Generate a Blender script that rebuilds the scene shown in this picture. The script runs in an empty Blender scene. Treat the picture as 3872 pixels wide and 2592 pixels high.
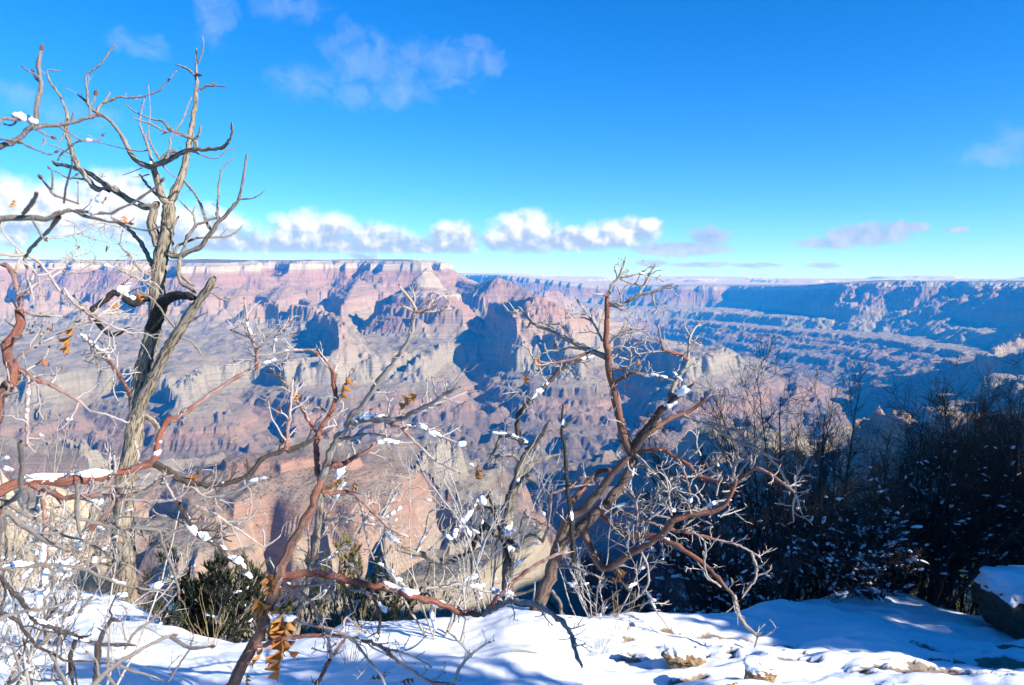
import bpy, math, random
import numpy as np
from mathutils import Vector, Matrix
C = bpy.context.scene
COL = C.collection
R = math.radians

# ---------------------------------------------------------------- camera, light, exposure
PITCH = R(4.6)
FN = 18.0/23.6*3872.0                       # focal length in pixels of the full photograph
cam_d = bpy.data.cameras.new('camera'); cam = bpy.data.objects.new('camera', cam_d); COL.objects.link(cam)
cam_d.sensor_width = 23.6; cam_d.lens = 18.0
cam_d.clip_start = 0.05; cam_d.clip_end = 400000.0
cam.location = (0, 0, 0); cam.rotation_euler = (R(90)-PITCH, 0, 0)
cam_d.dof.use_dof = True; cam_d.dof.focus_distance = 7.0; cam_d.dof.aperture_fstop = 7.1
C.camera = cam

SUN_AZ, SUN_EL = R(118), R(25.5)              # azimuth measured clockwise from the view direction
sun_d = bpy.data.lights.new('sun', 'SUN'); sun = bpy.data.objects.new('sun', sun_d); COL.objects.link(sun)
sun_d.energy = 4.6; sun_d.angle = R(0.53); sun_d.color = (1.0, 0.95, 0.88)
sdir = Vector((math.sin(SUN_AZ)*math.cos(SUN_EL), math.cos(SUN_AZ)*math.cos(SUN_EL), math.sin(SUN_EL)))
sun.rotation_euler = sdir.to_track_quat('Z', 'Y').to_euler()

C.view_settings.view_transform = 'Standard'; C.view_settings.look = 'None'
C.view_settings.exposure = 1.28; C.view_settings.gamma = 1.0
C.render.engine = 'CYCLES'
C.cycles.max_bounces = 6; C.cycles.diffuse_bounces = 1; C.cycles.glossy_bounces = 2
C.cycles.transparent_max_bounces = 8; C.cycles.volume_bounces = 0
C.cycles.use_denoising = True
C.cycles.use_adaptive_sampling = True
C.cycles.adaptive_threshold = 0.02

CP, SP = math.cos(PITCH), math.sin(PITCH)
def ndir(nx, ny):
    """direction (forward component 1) of a point of the photograph, in world axes"""
    a = (nx-1936.0)/FN; b = -(ny-1296.0)/FN
    # camera forward (0,CP,-SP), up (0,SP,CP)
    return np.array((a, CP+b*SP, -SP+b*CP))
def at(nx, ny, D):
    d = ndir(nx, ny); return d*(D/d[1])     # point at D metres in front of the viewpoint
OV = 3872.0/2342.0
def atO(px, py, D): return at(px*OV, py*OV, D)
def azel(px, py):
    d = ndir(px*OV, py*OV); return math.degrees(math.atan2(d[0], d[1])), math.degrees(math.atan2(d[2], math.hypot(d[0], d[1])))

# ---------------------------------------------------------------- node helpers
class NT:
    def __init__(s, tree): s.t = tree; s.n = tree.nodes; s.l = tree.links
    def node(s, typ, **kw):
        n = s.n.new(typ)
        for k, v in kw.items(): setattr(n, k, v)
        return n
    def put(s, inp, v):
        if isinstance(v, bpy.types.NodeSocket): s.l.new(v, inp)
        elif v is not None:
            if isinstance(v, (tuple, list)) and len(v) == 3 and inp.type == 'RGBA': v = (*v, 1)
            inp.default_value = v
    def math(s, op, a, b=None, c=None, clamp=False):
        n = s.node('ShaderNodeMath', operation=op, use_clamp=clamp)
        for i, v in enumerate((a, b, c)):
            if v is not None: s.put(n.inputs[i], v)
        return n.outputs[0]
    def vmath(s, op, a, b=None):
        n = s.node('ShaderNodeVectorMath', operation=op)
        s.put(n.inputs[0], a)
        if b is not None: s.put(n.inputs[1], b)
        return n.outputs['Value'] if op in ('DOT_PRODUCT', 'LENGTH') else n.outputs[0]
    def mix(s, f, a, b, mode='MIX'):
        n = s.node('ShaderNodeMix', data_type='RGBA', blend_type=mode)
        s.put(n.inputs[0], f); s.put(n.inputs[6], a); s.put(n.inputs[7], b)
        return n.outputs[2]
    def noise(s, vec, scale, detail=4, rough=0.55, dist=0.0, out=0):
        n = s.node('ShaderNodeTexNoise'); s.put(n.inputs['Vector'], vec)
        n.inputs['Scale'].default_value = scale; n.inputs['Detail'].default_value = detail
        n.inputs['Roughness'].default_value = rough; n.inputs['Distortion'].default_value = dist
        return n.outputs[out]
    def ramp(s, f, stops, interp='LINEAR'):
        n = s.node('ShaderNodeValToRGB'); n.color_ramp.interpolation = interp
        e = n.color_ramp.elements
        while len(e) < len(stops): e.new(0.5)
        for i, (p, c) in enumerate(stops):
            e[i].position = p; e[i].color = (*c, 1) if len(c) == 3 else c
        s.put(n.inputs[0], f); return n.outputs[0]
    def mr(s, v, a, b, c=0.0, d=1.0, smooth=False):
        n = s.node('ShaderNodeMapRange', interpolation_type='SMOOTHSTEP' if smooth else 'LINEAR')
        s.put(n.inputs[0], v)
        for i, x in enumerate((a, b, c, d)): s.put(n.inputs[1+i], x)
        return n.outputs[0]
    def attr(s, name, out='Fac'):
        n = s.node('ShaderNodeAttribute', attribute_name=name); return n.outputs[out]
    def sep(s, v):
        n = s.node('ShaderNodeSeparateXYZ'); s.put(n.inputs[0], v); return n.outputs
    def comb(s, x, y, z):
        n = s.node('ShaderNodeCombineXYZ')
        for i, v in enumerate((x, y, z)): s.put(n.inputs[i], v)
        return n.outputs[0]
def new_mat(name):
    m = bpy.data.materials.new(name); m.use_nodes = True
    t = NT(m.node_tree); b = m.node_tree.nodes['Principled BSDF']
    b.inputs['Roughness'].default_value = 0.85
    b.inputs['Specular IOR Level'].default_value = 0.25
    return m, t, b
def bump(t, b, h, strength, dist):
    n = t.node('ShaderNodeBump'); n.inputs['Strength'].default_value = strength; n.inputs['Distance'].default_value = dist
    t.put(n.inputs['Height'], h); t.l.new(n.outputs[0], b.inputs['Normal'])

# ---------------------------------------------------------------- sky with its clouds
W = bpy.data.worlds.new('World'); C.world = W; W.use_nodes = True
t = NT(W.node_tree); bg = W.node_tree.nodes['Background']
sky = t.node('ShaderNodeTexSky', sky_type='NISHITA')
sky.sun_disc = False; sky.sun_elevation = SUN_EL; sky.sun_rotation = SUN_AZ
sky.altitude = 2100; sky.air_density = 1.0; sky.dust_density = 0.15; sky.ozone_density = 1.6
hs = t.node('ShaderNodeHueSaturation'); hs.inputs['Saturation'].default_value = 1.17
t.put(hs.inputs['Color'], t.mix(1.0, sky.outputs[0], (0.47, 0.68, 1.0), 'MULTIPLY'))
skyc = hs.outputs[0]
tc = t.node('ShaderNodeTexCoord'); gx = tc.outputs['Generated']
sx, sy, sz = t.sep(gx)
az = t.math('MULTIPLY', t.math('ARCTAN2', sx, sy), 57.2958)
el = t.math('MULTIPLY', t.math('ARCSINE', sz), 57.2958)
ae = t.comb(az, el, 0.0)
PD = 1786/57.3                              # overview pixels per degree
def blobs(lst):
    out = None
    for (px, py, rx, ry) in lst:
        a, e = azel(px, py)
        d = t.vmath('MULTIPLY', t.vmath('SUBTRACT', ae, (a, e, 0)), (PD/rx, PD/ry, 0))
        q = t.math('SUBTRACT', 1.0, t.vmath('DOT_PRODUCT', d, d))
        out = q if out is None else t.math('MAXIMUM', out, q)
    return t.math('MAXIMUM', out, -3.0)
warp = t.vmath('SUBTRACT', t.noise(ae, 0.55, 5, 0.6, out=1), (0.5, 0.5, 0.5))
ae0 = ae
ae = t.vmath('ADD', ae0, t.vmath('MULTIPLY', warp, (1.1, 0.75, 0)))
cum = blobs([(10,490,105,75),(150,480,120,60),(270,475,110,75),(420,530,150,60),(540,560,90,40),(715,545,120,62),(650,565,110,32),
  (860,552,90,44),(780,568,190,24),(1000,566,90,18),(1300,556,200,16),(940,562,110,24),(1035,548,65,44),(1205,535,85,58),(1140,552,50,28),(1320,548,110,30),(1430,530,90,34),(1480,515,40,18)])
cumb = blobs([(1550,568,125,17),(1620,542,55,22),(1900,556,75,14),(1985,538,95,26),(2065,522,50,14),
  (1490,603,45,9),(1600,606,75,7),(1725,607,60,6),(1885,609,40,6),(1760,606,30,4),(830,588,35,9),(2190,525,25,6)])
fine = t.noise(ae0, 0.85, 6, 0.52)
fq = t.math('MULTIPLY', t.math('SUBTRACT', fine, 0.5), 1.5)
cd1 = t.mr(t.math('ADD', cum, fq), -0.35, 0.75, smooth=True)
base = t.mr(el, 1.55, 2.15, smooth=True)     # the flat underside of the cumulus row
cd1 = t.math('MULTIPLY', t.math('MULTIPLY', cd1, base), 0.9)
cd2 = t.math('MULTIPLY', t.mr(t.math('ADD', cumb, t.math('MULTIPLY', fq, 1.5)), -0.3, 0.75, smooth=True), 0.92)
# brightness of the cumulus: density sampled towards the sun is compared with the density here
ae = t.vmath('ADD', t.vmath('ADD', ae0, (0.5, 0.75, 0)), t.vmath('MULTIPLY', warp, (1.1, 0.75, 0)))
fine2 = t.noise(t.vmath('ADD', ae0, (0.4, 0.55, 0)), 0.85, 6, 0.52)
lit = t.math('ADD', t.math('MULTIPLY', t.math('SUBTRACT', fine, fine2), 2.4), t.mr(el, 1.7, 4.4, -0.1, 1.0))
lit = t.mr(lit, 0.02, 1.1, smooth=True)
CLB, CLW = (1.95, 2.3, 3.05), (4.9, 4.9, 4.95)
ccol = t.mix(lit, CLB, CLW)
ccol2 = t.mix(t.mr(fine, 0.35, 0.7), (1.7, 2.25, 3.5), (2.9, 3.3, 4.2))
# thin high wisps
cae = t.vmath('ADD', ae0, t.vmath('MULTIPLY', warp, (1.8, 1.5, 0)))
ae = cae
cir = blobs([(700,185,95,42),(800,130,70,75),(900,150,140,70),(1010,150,110,60),(870,215,150,40),(1085,100,45,18),(1125,140,30,40),
  (320,100,75,28),(490,40,45,60),(665,15,90,35),(15,220,60,32),(160,260,90,30),(2295,350,100,30),(2345,322,80,45)])
strk = t.noise(t.vmath('MULTIPLY', cae, (0.7, 0.8, 1)), 0.8, 6, 0.58, 0.4)
cd3 = t.mr(t.math('ADD', cir, t.math('MULTIPLY', t.math('SUBTRACT', strk, 0.5), 3.4)), -0.2, 2.2, 0.0, 0.46, smooth=True)
skyc = t.mix(cd3, skyc, (2.2, 3.0, 4.3))
skyc = t.mix(cd2, skyc, ccol2)
skyc = t.mix(cd1, skyc, ccol)
t.l.new(skyc, bg.inputs['Color']); bg.inputs['Strength'].default_value = 0.096
# ---------------------------------------------------------------- object bookkeeping
def tag(o, label=None, cat=None, group=None, kind=None):
    if label: o['label'] = label
    if cat: o['category'] = cat
    if group: o['group'] = group
    if kind: o['kind'] = kind
    return o
def link(name, me, mat=None, parent=None, kind=None):
    o = bpy.data.objects.new(name, me); COL.objects.link(o)
    if mat is not None: me.materials.append(mat)
    if parent is not None: o.parent = parent
    if kind: o['kind'] = kind
    return o
def mesh_np(name, V, F, attrs=None, smooth=True):
    """V (n,3), F (m,4) or (m,3) index arrays"""
    me = bpy.data.meshes.new(name)
    V = np.ascontiguousarray(V, np.float32); F = np.ascontiguousarray(F, np.int32)
    k = F.shape[1]
    me.vertices.add(len(V)); me.vertices.foreach_set('co', V.ravel())
    me.loops.add(F.size); me.loops.foreach_set('vertex_index', F.ravel())
    me.polygons.add(len(F)); me.polygons.foreach_set('loop_start', np.arange(0, F.size, k, dtype=np.int32))
    me.polygons.foreach_set('loop_total', np.full(len(F), k, np.int32))
    me.polygons.foreach_set('use_smooth', np.full(len(F), smooth, bool))
    for an, arr in (attrs or {}).items():
        arr = np.ascontiguousarray(arr, np.float32)
        a = me.attributes.new(an, 'FLOAT_VECTOR' if arr.ndim == 2 else 'FLOAT', 'POINT')
        a.data.foreach_set('vector' if arr.ndim == 2 else 'value', arr.ravel())
    me.update(calc_edges=True); return me
def grid_faces(nr, nc):
    i = np.arange(nr*nc).reshape(nr, nc)
    return np.stack((i[:-1, :-1], i[:-1, 1:], i[1:, 1:], i[1:, :-1]), -1).reshape(-1, 4)

# ---------------------------------------------------------------- noise
_ga = np.linspace(0, 2*np.pi, 256, endpoint=False).astype(np.float32)
_gx, _gy = np.cos(_ga), np.sin(_ga)
def gn(x, y, seed=0):
    xi = np.floor(x); yi = np.floor(y); fx = (x-xi).astype(np.float32); fy = (y-yi).astype(np.float32)
    xi = xi.astype(np.int64); yi = yi.astype(np.int64)
    def g(ix, iy, dx, dy):
        h = (ix*374761393 + iy*668265263 + seed*974634777) & 0xffffffff
        h = ((h ^ (h >> 13))*1274126177) & 0xffffffff
        h = ((h ^ (h >> 16)) & 255)
        return _gx[h]*dx + _gy[h]*dy
    u = fx*fx*fx*(fx*(fx*6-15)+10); v = fy*fy*fy*(fy*(fy*6-15)+10)
    a = g(xi, yi, fx, fy); b = g(xi+1, yi, fx-1, fy); c = g(xi, yi+1, fx, fy-1); d = g(xi+1, yi+1, fx-1, fy-1)
    return ((a+u*(b-a)) + v*((c+u*(d-c))-(a+u*(b-a))))*1.5
def fbm(x, y, o=4, seed=0, gain=0.5):
    r = 0; a = 1.0
    for i in range(o):
        r = r + a*gn(x, y, seed+i*7); x = x*2.03+11.3; y = y*2.03-7.1; a *= gain
    return r
def sstep(a, b, x):
    q = np.clip((x-a)/(b-a), 0, 1); return q*q*(3-2*q)

# ---------------------------------------------------------------- the canyon: layered height profile
PU = np.array([0, 150, 330, 352, 380, 900, 1300, 1560, 1580, 1660, 1672, 1740, 1780, 1860, 1868, 1945, 1950, 2015, 2022, 2090, 2098, 2160, 2168, 2225, 2260, 2360, 2375, 2410, 2440, 2510, 2535, 2600, 2700, 2770, 3600], float)
PZ = np.array([-1480, -1280, -1120, -1030, -1015, -965, -880, -780, -757, -730, -700, -655, -480, -465, -445, -425, -398, -380, -352, -336, -308, -295, -266, -250, -222, -160, -148, -55, -42, -25, -4, 0, 45, 140, 700], float)
def Pinv(z): return np.interp(z, PZ, PU)
def tilt(x, y): return 350*np.clip((y-7500)/6500, 0, 1)*sstep(3500, -1000, x)
def seg(x, y, a, b):
    dx, dy = b[0]-a[0], b[1]-a[1]
    q = np.clip(((x-a[0])*dx + (y-a[1])*dy)/(dx*dx+dy*dy+1e-9), 0, 1)
    return np.hypot(x-a[0]-q*dx, y-a[1]-q*dy), q
# ridges and buttes: (stretch, strata offset, top half width, [(x, y of the crest on the photo, km away) ...])
RIDGES = [
 (1.5, -290, 15, [(976,615,10.3),(966,624,10.2)]), (1.25, 0, 10, [(968,624,10.2),(935,655,10.4),(900,676,10.7),(860,700,11.0)]),
 (1.25, 0, 0, [(990,665,9.9),(1025,690,9.7),(1060,716,9.5)]), (1.25, 0, 80, [(955,722,9.6),(1040,722,9.6)]),
 (1.25, 0, 20, [(1142,632,12.4),(1190,655,12.2),(1237,665,12.0)]), (1.25, 0, 60, [(1142,635,12.4),(1090,652,12.8),(1046,637,13.6),(1010,640,13.8)]),
 (1.45, 0, 20, [(1232,672,8.8),(1248,674,8.75)]), (1.5, 0, 10, [(1220,680,8.9),(1165,692,9.6),(1120,692,10.8)]), (1.4, 0, 0, [(1255,678,8.8),(1295,708,8.4)]), (1.3, 0, 10, [(1240,722,8.5),(1222,746,8.2)]), (1.3, 0, 10, [(1275,722,8.5),(1300,746,8.2)]),
 (1.0, 0, 40, [(1290,648,15.5),(1262,665,14.5),(1225,668,13.5)]), (1.0, 0, 40, [(1370,668,12.8),(1350,672,12.0)]), (1.0,0,40,[(1310,670,13.5),(1270,665,14.2)]),
 (1.1, 0, 15, [(820,638,12.8),(805,662,12.0),(790,700,11.0),(780,722,10.0)]),
 (1.1, 0, 10, [(914,733,7.6),(905,752,7.2)]), (1.1, 0, 40, [(852,776,6.75),(930,771,6.85)]), (1.1, 0, 40, [(852,774,7.0),(905,757,7.2)]), (1.1, 0, 40, [(685,768,7.2),(730,766,7.3),(785,766,7.3)]), (1.0,0,40,[(785,760,7.6),(780,742,8.4),(740,722,9.8),(690,690,11.5)]),
 (1.5, 0, 10, [(965,767,6.6),(985,770,6.5)]), (1.6, 0, 0, [(985,772,6.5),(1015,806,6.3)]), (1.9, 60, 0, [(1040,752,7.7),(1046,770,7.4)]), (1.5,0,0,[(1040,760,7.7),(1030,738,8.6)]),
 (1.0, 0, 100, [(560,708,10.6),(620,706,10.7),(720,712,10.2)]), (1.0,0,60,[(620,700,10.8),(650,655,12.5)]),
 (1.0, 0, 120, [(-300,705,10.6),(40,703,11.2),(150,700,11.4),(240,698,11.6)]), (1.0,0,100,[(330,712,11.0),(420,708,11.0),(500,705,10.8)]), (1.0,0,60,[(400,708,11.0),(480,680,12.0)]), (1.0,0,60,[(190,712,11.0),(150,690,12.2)]),
 (1.9, 160, 0, [(1607,758,7.3),(1625,775,7.2)]), (2.0, 80, 0, [(1625,780,7.2),(1680,812,6.9)]), (1.9, 20, 0, [(1600,765,7.4),(1540,800,8.0),(1500,790,9.5)]),
 (1.0, 0, 150, [(1430,700,13.5),(1520,690,13.0),(1570,697,12.5)]), (1.0,0,60,[(1360,735,10.8),(1420,730,11.2)]), (1.0,0,60,[(1360,735,10.8),(1330,725,9.4),(1300,725,8.8)]), (1.0,0,60,[(1360,735,10.8),(1370,668,12.8)]),
 (1.0, 0, 90, [(2080,637,14.9),(2066,655,14.3)]),
 (1.0, 0, 50, [(2105,706,8.6),(2190,699,8.9),(2276,677,9.5),(2460,690,9.0)]), (1.0,0,20,[(2276,678,9.5),(2420,655,11)]),
 (1.0, 60, 60, [(2250,735,7.4),(2330,724,7.4),(2520,690,7.3)]),
 (1.4, 0, 60, [(1990,795,9.0),(2080,790,8.3)]), (1.4,0,40,[(1940,815,8.5),(2010,830,7.2)]),
 (1.3, 0, 40, [(1750,980,3.3),(1900,965,3.1),(2120,985,2.8),(2500,950,2.6)]), (1.4, 0, 20, [(1750,980,3.3),(1580,1030,3.3),(1480,1080,3.3)]),
]
MESA = [(560,1090,2.62),(680,1090,2.62),(790,1090,2.62)]
MESA2 = [(200,1150,2.3),(330,1150,2.3),(480,1155,2.25),(600,1160,2.25)]
# plateaus (closed outlines, km): north rim, the far desert rim, the near rim to either side of the viewpoint
def pk(px, D): return ((px-1171)/1786*D*1000, D*1000)
NORTH = [pk(965,13.6), pk(940,13.3), pk(860,13.8), pk(760,14.2), pk(690,13.6), pk(640,14.6), pk(560,14.9), pk(548,13.0), pk(500,12.4), pk(430,12.6), pk(380,14.0), pk(330,13.3), pk(250,14.5), pk(180,13.9), pk(90,14.8), pk(-60,14.0), pk(-300,13), (-30000,12000), (-30000,46000), (-5000,46000), pk(900,20), pk(1000,15.5)]
EAST = [pk(1170,27), pk(1300,25.5), pk(1420,25), pk(1560,23.5), pk(1680,23), pk(1780,21.3), pk(1870,19.3), pk(1915,17.6), pk(1990,16.2), pk(2060,15.4), pk(2085,14.7), pk(2140,14.8), pk(2250,14.1), pk(2340,13.5), pk(2600,11.5), (16000,8000), (60000,9000), (60000,79000), (-16000,79000), (-14000,45000), pk(1000,33)]
SOUTH = [(620,-200), (1300,620), (1900,900), (2700,1750), (3500,2300), (4700,2900), (6200,3500), (9000,4200), (30000,6000), (30000,-4000), (620,-4000)]
RIVER = [(-500,5.2,800),(250,5.2,800),(600,5.2,850),(850,5.6,1150),(1050,5.9,1400),(1300,5.9,1450),(1500,5.8,1250),(1700,5.8,1000),(1880,6.4,900),(2000,7.8,900),(1960,9.7,1100),(1860,11.5,1900),(1730,13.5,2200),(1600,16.0,1500),(1500,19,1000)]
SIDES = [[(1330,3.0),(1240,2.3),(1000,1.98),(700,1.86),(400,1.8)], [(1120,6.6),(1110,7.6),(1075,8.8)], [(1400,6.2),(1440,7.8),(1420,9.6)], [(640,5.3),(600,6.4),(560,7.2)], [(860,5.7),(880,6.4)], [(250,5.0),(230,6.6)], [(1720,5.9),(1790,7.4),(1770,9.0)],
 [(1250,4.9),(1290,3.9),(1330,3.0),(1400,2.3)], [(700,4.6),(480,4.0),(200,3.4)], [(2000,6.6),(2150,5.6),(2300,5.0),(2500,4.6)], [(2000,7.4),(2120,7.3),(2330,7.6)]]
def in_poly(x, y, P):
    c = np.zeros(x.shape, bool); d = np.full(x.shape, 1e9, np.float32); n = len(P)
    for i in range(n):
        a, b = P[i], P[(i+1) % n]
        hit = ((a[1] > y) != (b[1] > y)) & (x < (b[0]-a[0])*(y-a[1])/((b[1]-a[1]) or 1e-9)+a[0])
        c ^= hit
        d = np.minimum(d, seg(x, y, a, b)[0])
    return np.where(c, d, -d)
def canyon_height(x, y):
    sc = np.clip(np.hypot(x, y)/9000, 0.35, 1.5)
    wx = fbm(x/1500, y/1500, 3, 1)*170; wy = fbm(x/1500, y/1500, 3, 41)*170
    X = x+wx; Y = y+wy
    def rg(a, e): return 1-np.sqrt(a*a+e*e)*1.7               # spurs between rounded alcoves
    rid = rg(fbm(X/1150, Y/1150, 3, 5, 0.4), 0.05)
    rid2 = rg(fbm(X/400, Y/400, 3, 15, 0.45), 0.05)
    rib = rg(fbm(x/110, y/110, 2, 25), 0.08)
    n = (rid-0.45)*330 + (rid2-0.45)*75 + (rib-0.3)*13 + fbm(x/420, y/420, 3, 77)*30
    n2 = (rid2-0.45)*70 + (rib-0.3)*13*np.clip((y-1500)/3000, 0.25, 1) + fbm(x/420, y/420, 3, 77)*26
    nb = (rid-0.45)*115 + (rid2-0.45)*85 + (rib-0.3)*12 + fbm(x/420, y/420, 3, 77)*22
    T = tilt(x, y)
    lm = sstep(-0.25, 0.35, fbm(x/260, y/260, 3, 61))*0.8
    lw = fbm(x/70, y/70, 3, 63)*np.clip(9-y/1500, 0, 7)
    z = np.full(x.shape, -1015.0) - 240*sstep(3300, 2500, y)*sstep(-1300, -500, x); s = np.full(x.shape, -1015.0)
    def put(u, off, T):
        nonlocal z, s
        uu = np.maximum(u+lw, 375)
        pz = np.interp(uu, PU, PZ)
        sm = np.interp(uu, [1790, 2240], [-480, -235])
        pz = np.where((uu > 1790) & (uu < 2240), pz+(sm-pz)*lm, pz); pz = pz - np.maximum(375-u, 0)*0.8*sstep(3800, 3200, y); zz = pz+off+T
        m = zz > z; z = np.where(m, zz, z); s = np.where(m, pz, s)
    z = z+T*0.6
    for (st, off, w, pts) in RIDGES:
        best = None
        Ps = [atO(*p[:2], p[2]*1000) for p in pts]
        us = [float(Pinv(p[2]-off-float(tilt(p[0], p[1])))) for p in Ps]
        for i in range(len(Ps)-1):
            d, q = seg(x, y, Ps[i], Ps[i+1])
            fade = np.clip(d/380, 0.16, 1.0)
            u = us[i]+(us[i+1]-us[i])*q - np.maximum(d-w, 0)*st + nb*fade + n2*0.16
            u = np.where(d < w, np.minimum(u, us[i]+(us[i+1]-us[i])*q+25), u)
            best = u if best is None else np.maximum(best, u)
        put(best, off, T)
    for P, top in ((NORTH, 2590), (EAST, 2560), (SOUTH, 2560)):
        sd = in_poly(X*0.5+x*0.5, Y*0.5+y*0.5, P)
        u = top + np.where(sd > 0, sd, sd*(1.25 if P is EAST else 1.0)) + n*np.clip(1-np.maximum(sd, 0)/900, 0, 1)*(0.4 if P is EAST else 0.35 if P is SOUTH else 0.95)
        u = np.minimum(u, 2600)
        off = 0.0
        if P is NORTH: off = np.clip(sd, 0, 2500)*0.035
        if P is SOUTH: off = 215.0  # near rim lifted, out of view, to lengthen its shadow
        if P is EAST: off = -35-125*sstep(16500, 22000, y) + 35*fbm(x/1500, y/1500, 2, 171)*(y < 18000)
        put(u, off, T)
    # far mesas on the desert plain
    far = sstep(26000, 60000, y)*150 + sstep(55000, 60000, y)*sstep(-0.12, 0.06, gn(x/11000+3.3, y/30000, 91)+0.3*gn(x/2500, y/9000, 92))*260
    far += sstep(0.1, 0.22, fbm(x/5200, y/9000, 3, 95))*110*sstep(28000, 38000, y)*sstep(-3000, 4000, x)
    z = z + np.where(y > 24000, far, 0)
    # lone near mesa with its small cliff
    for M, wd in ((MESA, 260), (MESA2, 110)):
        b = None
        for i in range(len(M)-1):
            d, q = seg(x, y, atO(M[i][0], M[i][1], M[i][2]*1000), atO(M[i+1][0], M[i+1][1], M[i+1][2]*1000))
            b = d if b is None else np.minimum(b, d)
        u = wd - b + n2*(1.1 if M is MESA else 2.0) + (rid-0.45)*(45 if M is MESA else 130)
        if M is MESA: keep = u
        if M is MESA:
            pz = np.interp(u, [-900, -420, -300, -230, -215, -150, -135, -70, -58, -30, -18, 40, 150, 215, 228, 260], [-1900, -1280, -1080, -950, -900, -830, -790, -762, -700, -692, -684, -672, -645, -630, -604, -598])
        else:
            pz = np.interp(u, [-900, -420, -300, -250, -220, -160, -140, -90, -80, -30, 200], [-1700, -1200, -1040, -960, -910, -850, -825, -800, -745, -735, -715])
        rv = np.clip(np.abs(fbm((X+0.25*Y)/330, Y/1300, 2, 333))*2.7, 0, 1)
        pz0 = pz; pz = pz - rv*sstep(20, -190, u)*340
        m = pz > z; z = np.where(m, pz, z); s = np.where(m, np.interp(pz0, [-960, -800, -765, -700, -684, -640, -600], [-880, -740, -655, -485, -400, -330, -300]), s)
    # inner gorge and its side canyons
    g = None
    for i in range(len(RIVER)-1):
        a, b = RIVER[i], RIVER[i+1]
        d, q = seg(X, Y, pk(a[0], a[1]), pk(b[0], b[1]))
        v = d/(a[2]+(b[2]-a[2])*q); g = v if g is None else np.minimum(g, v)
    gr = g - ((rid-0.45)*0.26 + (rid2-0.45)*0.13 + (rib-0.3)*0.04)*(1-0.65*sstep(8000, 11000, y))
    zg = np.interp(gr, [0, 0.1, 0.3, 0.36, 0.55, 0.60, 0.78, 0.80, 0.94, 0.97, 1.3, 2.5], [-1480, -1465, -1380, -1300, -1265, -1205, -1150, -1115, -1095, -1018, -985, 300])
    for S in SIDES:
        d = None
        L = len(S)-1
        for i in range(L):
            dd, q = seg(X, Y, pk(*S[i]), pk(*S[i+1])); f = (i+q)/L
            v = dd/(520-330*f) + 0.0*f
            vv = np.where(True, v, v); zz = np.interp(vv - ((rid2-0.45)*0.38+(rib-0.3)*0.5*0.12), [0, 0.25, 0.6, 0.66, 0.92, 1.0, 1.5, 3], [-1400, -1330, -1160, -1110, -1090, -1016, -985, 300])
            zz = zz + (np.maximum(zz, -1016)-zz)*f*0.8
            d = zz if d is None else np.minimum(d, zz)
        zg = np.minimum(zg, d)
    zg = zg + T*0.6
    zg = zg + sstep(-750, -120, keep)*950
    m = zg < z; z = np.where(m, zg, z); s = np.where(m, zg-T*0.6, s)
    z = z + sstep(8500, 10500, y)*sstep(-950, -1050, s)*(rg(fbm(X/380, Y/380, 4, 133, 0.5), 0.05)*34-15)
    # benches: swells and drainage lines on the flat grey platform, roughness everywhere
    flat = sstep(-700, -900, s)*(1-m)
    z = z + flat*(rg(fbm(X/620, Y/620, 4, 33, 0.5), 0.04)*42 - 22) + fbm(x/60, y/60, 3, 55)*3.0
    return z, s
# polar sheet: fine where the view looks, coarser to the sides
A = np.concatenate((np.arange(-46, -34.5, 0.22), np.arange(-34.5, 34.6, 0.052), np.arange(34.8, 80, 0.3)))
lr = [260.0]
while lr[-1] < 78000:
    r = lr[-1]; lr.append(r*(1.010 if r < 1700 else 1.0024 if r < 3300 else 1.0042 if r < 17000 else 1.006 if r < 30000 else 1.016))
lr = np.array(lr)
ar = np.radians(A)
GX = lr[:, None]*np.sin(ar)[None, :]; GY = lr[:, None]*np.cos(ar)[None, :]
gx_, gy_ = GX.ravel(), GY.ravel()
gz_, gs_ = canyon_height(gx_, gy_)
me = mesh_np('canyon', np.stack((gx_, gy_, gz_), -1), grid_faces(len(lr), len(A)), {'strata': gs_}, smooth=False)

m_can, t, b = new_mat('canyon_rock')
geo = t.node('ShaderNodeNewGeometry'); pos = geo.outputs['Position']
px_, py_, pz_ = t.sep(pos); nz = t.sep(geo.outputs['Normal'])[2]
st = t.attr('strata')
n1 = t.noise(pos, 0.004, 5, 0.6); n2 = t.noise(pos, 0.02, 4, 0.6)
h = t.math('ADD', st, t.math('MULTIPLY', t.math('SUBTRACT', n1, 0.5), 46.0))
f = t.mr(h, -1500, 100)
def zs(z): return (float(np.interp(z, [-1400, -1040, -960, -948, -850, -790, -770, -610, -310, -235, -215, -115, -60, -5, 100], [-1480, -1120, -1030, -1012, -820, -715, -650, -480, -228, -155, -145, -52, -25, -4, 100]))+1500)/1600
stops = [(-1400,(.11,.09,.09)),(-1200,(.15,.11,.105)),(-1130,(.2,.14,.125)),(-1075,(.295,.175,.14)),(-1035,(.21,.155,.135)),(-975,(.19,.15,.13)),(-945,(.27,.25,.215)),(-900,(.3,.28,.235)),(-850,(.33,.3,.25)),(-790,(.36,.30,.235)),
 (-765,(.37,.275,.22)),(-640,(.38,.26,.205)),(-600,(.33,.21,.165)),(-540,(.34,.19,.15)),(-470,(.36,.23,.185)),(-400,(.33,.18,.14)),(-335,(.36,.23,.185)),(-290,(.33,.18,.135)),(-225,(.38,.27,.21)),(-200,(.5,.43,.35)),(-120,(.52,.46,.38)),(-95,(.36,.32,.26)),(-55,(.43,.38,.32)),(-6,(.41,.37,.31)),(60,(.41,.35,.29))]
stops = stops[:32]
colr = t.ramp(f, [(zs(z), c) for z, c in stops])
wood = t.math('MULTIPLY', t.mr(st, -2.5, -0.6), t.mr(st, 1.5, 0.8))
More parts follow.
